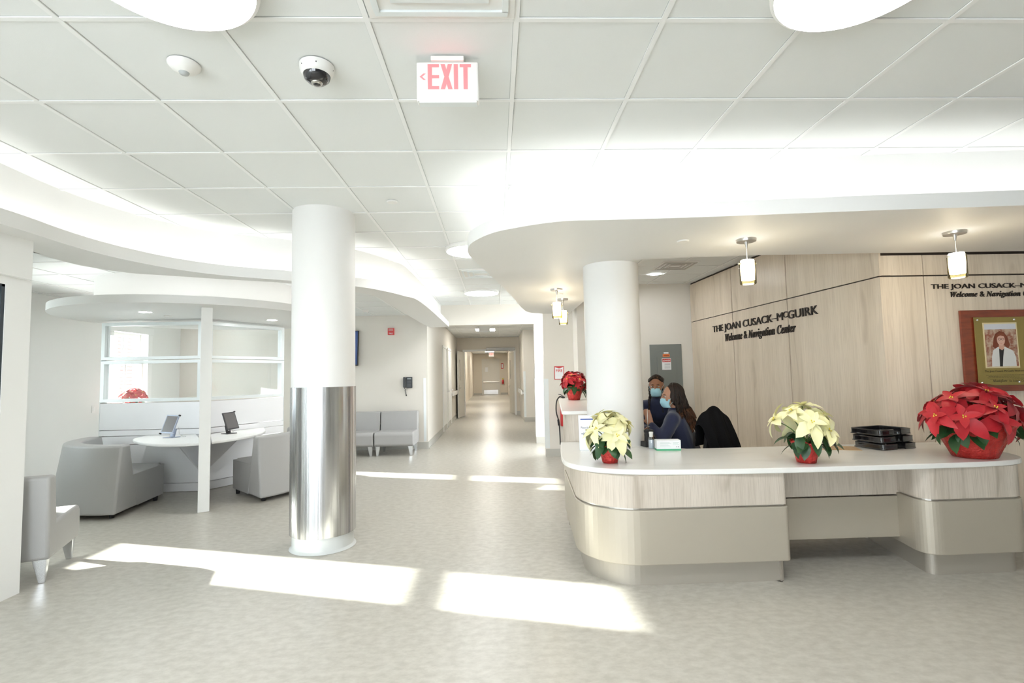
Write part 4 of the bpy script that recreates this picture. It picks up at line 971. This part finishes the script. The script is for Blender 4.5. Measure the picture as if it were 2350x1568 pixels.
# ================================================================ THINGS ON THE DESK
def tray(i, x, y, z, rz, label):
    t = empty('letter_tray', (x, y, z), rz, label, 'letter tray', 'black letter trays')
    bm = B(); box(bm, -.17, .17, -.125, .125, .002, .008); obj('tray_floor', bm, BLACKP, t)
    w, d, h = .172, .128, .042
    bm = B()
    def wall_(pts, rad=.011, hh=h):
        lo = offset(pts, .004); 
        band(bm, offset(pts, -.004), lo, .001, hh)
        tube(bm, [(p[0], p[1], hh) for p in pts], rad*.55, 8); tube(bm, [(p[0], p[1], .007) for p in pts], rad*.6, 8)
    wall_([(-.035, -d), (-w+.02, -d), (-w+.004, -d+.008), (-w, -d+.025), (-w, d-.02), (-w+.02, d), (w-.02, d), (w, d-.02), (w, -d+.025), (w-.004, -d+.008), (w-.02, -d), (.05, -d)])
    o = obj('tray_wall', bm, BLACKP, t, True, auto=50)
    return t
for i, (dx, dy, a) in enumerate(((0, 0, 0), (-.012, .006, 1.5), (-.02, .012, 3))):
    tray(i, 3.16+dx, 4.07+dy, ZT+.0005+i*.056, R(14+a), ('black letter tray at the bottom of the stack, flat on the desk', 'black letter tray in the middle of the stack', 'black letter tray on top of the stack')[i])
t = empty('clipboard', (2.775, 4.10, ZT), R(-22), 'brown hardboard clipboard lying left of the black letter trays', 'clipboard')
bm = B(); box(bm, -.155, .155, -.11, .11, 0, .003, bev=.0008); obj('board', bm, KRAFT, t)
bm = B(); box(bm, -.15, -.105, -.06, .06, .003, .006); tube(bm, [(-.12, -.05, .012), (-.12, .05, .012)], .004, 8); box(bm, -.115, -.085, -.045, .045, .006, .012); tube(bm, spline([(-.13, -.03, .008), (-.14, -.03, .026), (-.14, .03, .026), (-.13, .03, .008)], 4), .0025, 6); obj('clip', bm, CHROME, t)
t = empty('mask_box', (1.425, 4.235, ZT), R(-6), 'white box of face masks with a green stripe on the desk', 'box')
bm = B(); vs_ = box(bm, -.098, .098, -.045, .045, .014, .085); 
for v in vs_:
    if v.co.x > 0 and v.co.z > .05: v.co.x -= .0
obj('carton', bm, PAPER, t)
bm = B(); box(bm, -.0985, .0985, -.0455, .0455, 0, .0142); obj('green_band', bm, GREEN, t, label='green printed base band')
bm = B()
for j in range(5): box(bm, -.07, .02-(j % 3)*.012, -.0458, -.0450, .030+j*.009, .0320+j*.009)
for j in range(3): box(bm, .035, .085-(j % 2)*.01, -.0458, -.0450, .048+j*.009, .050+j*.009)
obj('print_lines', bm, mat('pale_print', (.45, .60, .55), .6), t, kind='stuff')
bm = B()
for x in (.062, .076): box(bm, x, x+.006, -.0458, -.0450, .028, .034)
obj('print_symbols', bm, BLACKM, t, kind='stuff')
t = empty('sanitizer_bottle', (1.318, 4.33, ZT), 0, 'small clear sanitizer bottle with white cap behind the mask box', 'bottle')
bm = B(); lathe(bm, [(0, 0), (.024, .002), (.026, .01), (.026, .085), (.020, .10), (.012, .106)], 24); obj('bottle_body', bm, glass_mat('clear_plastic', (.80, .83, .85), .10), t, True)
bm = B(); lathe(bm, [(0, .003), (.0235, .003), (.0235, .075), (0, .075)], 24); obj('gel', bm, mat('gel', (.55, .60, .66), .2), t, True, auto=40)
bm = B(); lathe(bm, [(.016, .100), (.0165, .125), (.018, .128), (.018, .142), (0, .143)], 24); obj('cap', bm, PLASTW, t, True, auto=40)
t = empty('card_terminal', (1.33, 4.46, ZT), R(10), 'small black microphone or terminal stand on the desk beside the column', 'stand')
bm = B(); box(bm, -.05, .04, -.05, .05, 0, .045, bev=.006); obj('base', bm, BLACKM, t)
bm = B(); box(bm, -.02, .02, -.02, .02, .04, .15, bev=.006); box(bm, -.03, .045, -.02, .02, .12, .145, bev=.004); obj('upright', bm, BLACKM, t)
bm = B(); tube(bm, [(0, 0, .14), (.002, 0, .33)], .0035, 8); obj('rod', bm, NICKEL, t, True)
t = empty('notice_sign', (.80, 4.30, ZT), R(-4), 'white paper notice with a blue bar standing behind the left cream poinsettia', 'sign')
M = Matrix.Translation((0, 0, .004)) @ Matrix.Rotation(R(-10), 4, 'X')
bm = B(); box(bm, -.105, .105, -.002, .002, 0, .295, 0, M); obj('acrylic_holder', bm, mat('holder', (.80, .82, .84), .15), t)
bm = B(); box(bm, -.10, .10, -.0035, -.002, .006, .288, 0, M); k = obj('paper_sheet', bm, PAPER, t)
bm = B(); box(bm, -.088, .088, -.0042, -.0035, .255, .265, 0, M); obj('blue_bar', bm, INK, k)
F_ = M @ frame((-.086, -.0036, .175), (1, 0, 0), (0, 0, 1)); obj('lettering', text_mesh([('Please do not stop at the', 1, 0)], F_, width=.172, height=.024, depth=.0006, bold=.006), GREYI, k)
F_ = M @ frame((-.086, -.0036, .130), (1, 0, 0), (0, 0, 1)); obj('lettering', text_mesh([('welcome desk with', 1, 0)], F_, width=.13, height=.022, depth=.0006, bold=.006), GREYI, k)
bm = B(); box(bm, -.10, .10, -.03, .07, 0, .004); obj('foot', bm, mat('holder_foot', (.80, .82, .84), .15), t)

# ================================================================ PEOPLE
def cap(bm, a, b, ra, rb=None, seg=12):
    rb = ra if rb is None else rb
    a, b = Vector(a), Vector(b); tube(bm, [a, a.lerp(b, .5), b], [ra, (ra+rb)/2, rb], seg); ell(bm, a, (ra,)*3, u=seg, v=8); ell(bm, b, (rb,)*3, u=seg, v=8)
def remesh(o, vox, sm=4):
    m = o.modifiers.new('surface', 'REMESH'); m.mode = 'VOXEL'; m.voxel_size = vox; m.use_smooth_shade = True
    k = o.modifiers.new('smooth', 'CORRECTIVE_SMOOTH' if False else 'SMOOTH'); k.factor = .5; k.iterations = sm; return o
def face_frame(c, f, tilt=0):
    f = Vector(f).normalized(); z = Vector((0, 0, 1)); x = f.cross(z).normalized()   # her right-hand side is +x local
    z = x.cross(f).normalized()
    return Matrix(((x.x, f.x, z.x, c[0]), (x.y, f.y, z.y, c[1]), (x.z, f.z, z.z, c[2]), (0, 0, 0, 1))) @ Matrix.Rotation(R(tilt), 4, 'Y')
def head_shape(bm, M):
    ell(bm, (0, -.012, .022), (.074, .092, .092), M, 20, 14)
    ell(bm, (0, .030, -.020), (.062, .062, .070), M, 16, 12)
    ell(bm, (0, .040, -.070), (.046, .048, .042), M, 14, 10)
    ell(bm, (0, .074, .020), (.048, .018, .016), M, 12, 8)      # brow
    tube(bm, [M @ Vector(p) for p in ((0, .086, .014), (0, .100, -.012), (0, .108, -.028))], [.008, .011, .013], 8)
    for s in (-1, 1):
        ell(bm, (s*.012, .095, -.030), (.010, .012, .009), M, 8, 6)
        ell(bm, (s*.040, .066, -.028), (.022, .020, .022), M, 10, 8)
        ell(bm, (s*.076, -.008, -.008), (.010, .022, .032), M, 10, 8)
    ell(bm, (0, .082, -.062), (.024, .012, .010), M, 10, 6)
def hand(bm, wrist, d, up, s=1, curl=.5):
    """palm and five separate fingers; d: direction of the fingers, up: back of the hand"""
    d = Vector(d).normalized(); up = Vector(up).normalized(); side = d.cross(up).normalized()*s; up = side.cross(d)*s; w = Vector(wrist)
    P = lambda a, b, c: w+d*a+side*b+up*c
    for k in range(4):
        b = (-.027+.018*k); cap(bm, P(.01, b*.75, 0), P(.075, b, 0), .012, .010, 8)
        L = (.034, .041, .038, .029)[k]; a0 = .080
        p0 = P(a0, b, 0); p1 = P(a0+L, b*1.08, -.012*curl*2); p2 = P(a0+L*1.6, b*1.1, -.036*curl*2); p3 = P(a0+L*1.8, b*1.1, -.060*curl*2)
        cap(bm, p0, p1, .0085, .0080, 8); cap(bm, p1, p2, .0080, .0072, 8); cap(bm, p2, p3, .0072, .0062, 8)
    cap(bm, P(.02, -.030, -.004), P(.050, -.052, -.012), .012, .0095, 8); cap(bm, P(.050, -.052, -.012), P(.082, -.058, -.022), .0092, .0078, 8)
def person(label, loc, head_c, face, neck, chest, hip, shL, shR, elL, elR, wrL, wrR, hdL, hdR, knees, feet, skin):
    t = empty('person', loc, 0, label, 'person', None)
    inv = Matrix.Translation(-Vector(loc)); V = lambda p: inv @ Vector(p)
    MH = inv @ face_frame(head_c, face)
    bm = B(); head_shape(bm, MH)
    nb = MH @ Vector((0, -.03, -.05)); cap(bm, nb, V(neck), .050, .056)
    cap(bm, V(neck)+Vector((0, 0, -.03)), V(chest), .062, .112); ch = V(chest); hp = V(hip)
    across = (V(shR)-V(shL)).normalized()
    for k in (-1, 0, 1): cap(bm, ch+across*.075*k, hp+across*.07*k, .105, .118)
    for sh in (shL, shR): cap(bm, V(neck)+Vector((0, 0, -.02)), V(sh), .040, .052)
    for sh, e, w in ((shL, elL, wrL), (shR, elR, wrR)): cap(bm, V(sh), V(e), .052, .042); cap(bm, V(e), V(w), .040, .026)
    for w, hd, s in ((wrL, hdL, 1), (wrR, hdR, -1)): hand(bm, V(w), hd[0], hd[1], s, hd[2])
    for i, (k, f) in enumerate(zip(knees, feet)):
        s = -1 if i == 0 else 1
        cap(bm, hp+across*.085*s, V(k), .085, .060); cap(bm, V(k), V(f), .058, .040); fd = Vector((k[0]-hip[0], k[1]-hip[1], 0)).normalized(); cap(bm, V(f), V(f)+fd*.13+Vector((0, 0, -.035)), .040, .028)
    body_ = remesh(obj('body', bm, skin, t, True), .0075, 3)
    # navy top and dark trousers, following the body
    bm = B()
    for k in (-1, 0, 1): cap(bm, ch+across*.078*k+Vector((0, 0, -.01)), hp+across*.075*k, .118, .130)
    cap(bm, V(neck)+Vector((0, 0, -.010)), ch, .078, .130)
    for sh in (shL, shR): cap(bm, V(neck)+Vector((0, 0, -.030)), V(sh), .060, .074)
    for sh, e, w in ((shL, elL, wrL), (shR, elR, wrR)):
        w2 = V(e).lerp(V(w), .90); cap(bm, V(sh), V(e), .072, .058); cap(bm, V(e), w2, .056, .038)
        m = V(sh).lerp(V(e), .5); ell(bm, m, (.070, .066, .066)); ell(bm, V(e).lerp(V(sh), .12), (.062, .060, .058))
    remesh(obj('navy_top', bm, NAVY, t, True, label='navy long sleeved top'), .011, 5)
    bm = B()
    for i, (k, f) in enumerate(zip(knees, feet)):
        s = -1 if i == 0 else 1; cap(bm, hp+across*.088*s, V(k), .100, .072); cap(bm, V(k), V(f), .070, .054)
    cap(bm, hp-across*.08, hp+across*.08, .125, .125); remesh(obj('trousers', bm, BLACKM, t, True), .014, 3)
    bm = B()
    for f, k in zip(feet, knees):
        fd = Vector((k[0]-hip[0], k[1]-hip[1], 0)).normalized(); cap(bm, V(f)+Vector((0, 0, -.03)), V(f)+fd*.15+Vector((0, 0, -.04)), .046, .036)
    remesh(obj('shoes', bm, BLACKM, t, True), .012, 2)
    # eyes, brows, mask
    for s in (-1, 1):
        bm = B(); ell(bm, (s*.030, .0775, .002), (.0135, .010, .0085), MH, 14, 10); e = obj('eye', bm, EYEW, t, True)
        bm = B(); ell(bm, (s*.029, .0862, .001), (.0058, .0028, .0062), MH, 10, 8); obj('iris', bm, EYEB, e, True)
        bm = B(); tube(bm, [MH @ Vector(p) for p in ((s*.014, .0885, .021), (s*.030, .0862, .027), (s*.046, .0765, .020))], [.0026, .0030, .0016], 6); obj('eyebrow', bm, HAIRB, t, True)
        bm = B(); tube(bm, [MH @ Vector(p) for p in ((s*.042, .0755, .0065), (s*.030, .0835, .0095), (s*.018, .082, .0065))], .0016, 5); obj('eyelid_line', bm, HAIRB, t, True)
    bm = B(); n, m_ = 14, 8; g_ = []
    for i in range(n+1):
        row = []; u_ = -1+2*i/n
        for j in range(m_+1):
            v_ = j/m_; zz = -.022-.088*v_+ (.012*(1-v_))*(1-u_*u_)-.006*abs(u_)*(1-v_)
            bulge = .112-.020*v_+.010*math.sin(PI*v_)
            x_ = .064*math.sin(u_*1.35)*(1-.18*v_); y_ = bulge*math.cos(u_*1.18)-.004+(.012*math.sin(PI*v_*.9)); y_ += .0016*math.sin(v_*18)
            row.append(bm.verts.new(MH @ Vector((x_, y_, zz))))
        g_.append(row)
    for i in range(n):
        for j in range(m_): bm.faces.new((g_[i][j], g_[i+1][j], g_[i+1][j+1], g_[i][j+1]))
    mk = obj('face_mask', bm, MASK, t, True, label='light blue surgical mask'); k = mk.modifiers.new('solid', 'SOLIDIFY'); k.thickness = .002
    bm = B()
    for s in (-1, 1): tube(bm, [MH @ Vector(p) for p in ((s*.060, .045, -.03), (s*.078, .01, .012), (s*.082, -.02, .015))], .0016, 5); tube(bm, [MH @ Vector(p) for p in ((s*.056, .045, -.085), (s*.074, .01, -.04), (s*.082, -.02, -.030))], .0016, 5)
    obj('ear_loops', bm, MASK, mk)
    return t, MH
# woman at the desk seen in profile with long hair
f2 = Vector((-.8, .6, 0)); L2 = (1.925, 5.10, 0)
t2, M2 = person('seated person in profile facing left, long dark wavy hair, blue mask, navy top', L2,
    (1.742, 5.00, 1.168), (-.97, -.05, -.04), (1.785, 5.02, 1.02), (1.80, 5.04, .90), (1.93, 5.12, .54),
    (1.70, 4.885, .945), (1.90, 5.19, .945), (1.575, 4.80, .765), (1.74, 5.36, .72), (1.495, 4.91, .905), (1.50, 5.35, .78),
    ((-.25, .05, .95), (-.25, -.95, 0), .25), ((-.9, -.1, 0), (0, 0, 1), .5), [(1.50, 5.01, .50), (1.50, 5.20, .50)], [(1.44, 5.02, .08), (1.45, 5.22, .08)], SKIN2)
bm = B()
ell(bm, (0, -.028, .034), (.081, .094, .092), M2, 20, 14); ell(bm, (0, -.050, -.02), (.082, .080, .10), M2, 16, 12); ell(bm, (0, -.075, -.10), (.085, .065, .10), M2, 16, 12)
for s_ in (-1, 1): ell(bm, (s_*.058, -.020, -.005), (.030, .062, .085), M2, 14, 10)
ell(bm, (-.01, -.11, -.20), (.085, .065, .12), M2, 16, 12)
remesh(obj('hair', bm, HAIRB, t2, True, label='long wavy black hair'), .010, 3)
rnd = random.Random(4)
bmA, bmB = B(), B()
for i in range(150):
    a = rnd.uniform(-1.9, 1.9) if i < 100 else rnd.uniform(-1.9, -.2); zb = rnd.uniform(-.30, -.14) if abs(a) > 1.3 else rnd.uniform(-.37, -.20)
    rad = .089+rnd.uniform(-.003, .010); ph1 = rnd.uniform(0, 6.3); am = rnd.uniform(.005, .012); fr = rnd.uniform(10, 16); pts = []
    for k in range(27):
        q = k/26
        if q < .25:
            th = q/.25*PI/2; rr_ = rad*math.sin(th); z = .030+(.098+rnd.uniform(0, .001))*math.cos(th); x = rr_*math.sin(a)*.92; y = -.024-rr_*math.cos(a)*1.04
        else:
            g_ = (q-.25)/.75; z = .030+(zb-.030)*g_; w_ = am*min(1, g_*3); sp = rad*(1+.30*g_)
            x = sp*math.sin(a)*.92+w_*math.sin(ph1+g_*fr); y = -.024-sp*math.cos(a)*1.04-.075*g_*g_*(1 if abs(a) < 1.5 else .55)+w_*math.cos(ph1+g_*fr)
        pts.append(M2 @ Vector((x, y, z)))
    rads = [.0062*(1-.5*k/26)+.0012 for k in range(27)]
    cut = 19 if abs(a) < 1.5 else 22
    tube(bmA, pts[:cut+1], rads[:cut+1], 5); tube(bmB, pts[cut:], rads[cut:], 5)
obj('wavy_strands', bmA, HAIRB, t2, True); obj('hair_ends', bmB, HAIRT, t2, True, label='brown tipped hair ends')
bm = B(); tube(bm, [Vector((1.50, 4.90, .895))-Vector(L2)+Vector((.035*math.cos(a), .030*math.sin(a), .012*math.cos(a))) for a in [2*PI*k/16 for k in range(17)]], .003, 6); obj('bracelet', bm, PLASTW, t2, True)
# woman behind her, facing the viewer, braids
L1 = (1.80, 5.84, 0)
t1, M1 = person('person with dark braids and blue mask facing the viewer behind the long-haired colleague', L1,
    (1.730, 5.43, 1.262), (-.42, -.90, -.10), (1.745, 5.47, 1.10), (1.77, 5.53, .97), (1.81, 5.86, .56),
    (1.90, 5.43, 1.03), (1.61, 5.56, 1.03), (1.86, 5.24, .84), (1.55, 5.40, .80), (1.66, 5.16, .80), (1.55, 5.16, .84),
    ((-.8, -.5, 0), (0, 0, 1), .5), ((-.1, -.95, .1), (0, 0, 1), .5), [(1.90, 5.50, .50), (1.70, 5.50, .50)], [(1.90, 5.52, .08), (1.71, 5.53, .08)], SKIN1)
bm = B(); ell(bm, (0, -.032, .036), (.0785, .082, .086), M1, 20, 14); ell(bm, (0, -.055, .0), (.074, .062, .085), M1, 14, 10)
remesh(obj('hair', bm, HAIRB, t1, True, label='black hair drawn back in braids'), .008, 2)
bm = B()
for i in range(13):
    a = (-1+2*i/12)*1.25; pts = []
    for k in range(17):
        e = .72+(2.95-.72)*k/16
        pts.append(M1 @ Vector((.080*math.sin(a)*(.75+.25*math.sin(e)), .095*math.cos(e)*(1-.12*abs(math.sin(a)))-.014, .020+.099*math.sin(e)*(1-.42*math.sin(a)**2)-.012*abs(math.sin(a)))))
    tube(bm, pts, [.0068+.0020*math.sin(k*2.6) for k in range(17)], 6)
for i in range(9):
    x0 = (.062, .070, .055, .066, .05, -.070, -.062, -.055, .074)[i]; y0 = (-.02, .0, -.04, .015, -.055, -.02, -.045, 0, -.03)[i]; pts = []; n_ = 26; Lb = rnd.uniform(.26, .40)
    for k in range(n_):
        q = k/(n_-1); pts.append(M1 @ Vector((x0*(1+.25*q)+.006*math.sin(q*8+i), y0+.05*q+.005*math.cos(q*7+i), .0-Lb*q)))
    tube(bm, pts, [(.0075+.0026*math.sin(k*2.4))*(1-.35*k/n_) for k in range(n_)], 6)
obj('braids', bm, HAIRB, t1, True)

# ================================================================ OFFICE CHAIRS AND COAT
def office_chair(loc, rz, label):
    t = empty('office_chair', loc, rz, label, 'chair', None)
    for k in range(5):
        a = 2*PI*k/5+.3; bm = B(); tube(bm, [(0, 0, .10), (.30*math.cos(a), .30*math.sin(a), .065)], [.022, .014], 8); l = obj('leg', bm, BLACKM, t)
        bm = B(); lathe(bm, [(0, -.02), (.027, -.018), (.027, .018), (0, .02)], 16, Matrix.Translation((.30*math.cos(a), .30*math.sin(a), .028)) @ Matrix.Rotation(R(90), 4, 'X')); obj('caster', bm, BLACKM, l)
    bm = B(); tube(bm, [(0, 0, .09), (0, 0, .40)], .024, 10); obj('gas_post', bm, BLACKM, t)
    bm = B(); box(bm, -.23, .23, -.20, .23, .39, .435, bev=.02); obj('seat', bm, BLACKM, t, True, auto=50)
    bm = B(); tube(bm, [(0, -.10, .40), (0, -.27, .42), (0, -.30, .60)], .016, 8); obj('back_support', bm, BLACKM, t)
    bm = B()
    M = Matrix.Translation((0, -.265, .50)) @ Matrix.Rotation(R(9), 4, 'X'); vs_ = box(bm, -.17, .17, -.02, .02, 0, .40, 0, M, bev=.018); obj('backrest', bm, BLACKM, t, True, auto=50)
    return t
n2 = Vector((.62, -.78, 0)).normalized(); ca = math.atan2(n2.y, n2.x)+R(90)    # local -y looks along n2
office_chair((1.915, 5.125, 0), ca, 'black office chair under the draped coat at the desk')
office_chair((1.815, 5.92, 0), PI+R(5), 'black office chair mostly hidden behind the two seated people')
bm = B(); W_, n_, m_ = .25, 30, 26
rnd = random.Random(9); grid = []
for i in range(n_+1):
    u_ = -1+2*i/n_; row = []
    top = 1.035-.10*abs(u_)**2.2-.045*max(0, -u_)+.012*math.sin(u_*7)
    for j in range(m_+1):
        v_ = j/m_          # 0 front hem (seat side) .. 1 back hem
        if v_ < .22: y_ = -.205-.01*math.sin(v_*9); z_ = .70+(top-.70)*(v_/.22)
        elif v_ < .34:
            a = (v_-.22)/.12*PI; y_ = -.260-.055*(-math.cos(a)); z_ = top+.030*math.sin(a)
            y_ = -.205-.10*(v_-.22)/.12
        else:
            q = (v_-.34)/.66; y_ = -.305-.10*q-.05*math.sin(q*2.5); z_ = top-(top-.38)*q
        fold = .022*math.sin(u_*9+2*v_)*max(0, v_-.25)+.012*math.sin(u_*21+1.3)*max(0, v_-.3)
        x_ = u_*W_*(1+.42*max(0, v_-.3))
        row.append(bm.verts.new((x_, y_-fold*1.6, z_)))
    grid.append(row)
for i in range(n_):
    for j in range(m_): bm.faces.new((grid[i][j], grid[i+1][j], grid[i+1][j+1], grid[i][j+1]))
o = obj('coat', bm, COAT, None, True, label='black coat draped over the back of the office chair', cat='coat'); o.location = (1.935, 5.10, 0); o.rotation_euler = (0, 0, ca)
k = o.modifiers.new('solid', 'SOLIDIFY'); k.thickness = .014
k = o.modifiers.new('sub', 'SUBSURF'); k.levels = 1; k.render_levels = 1
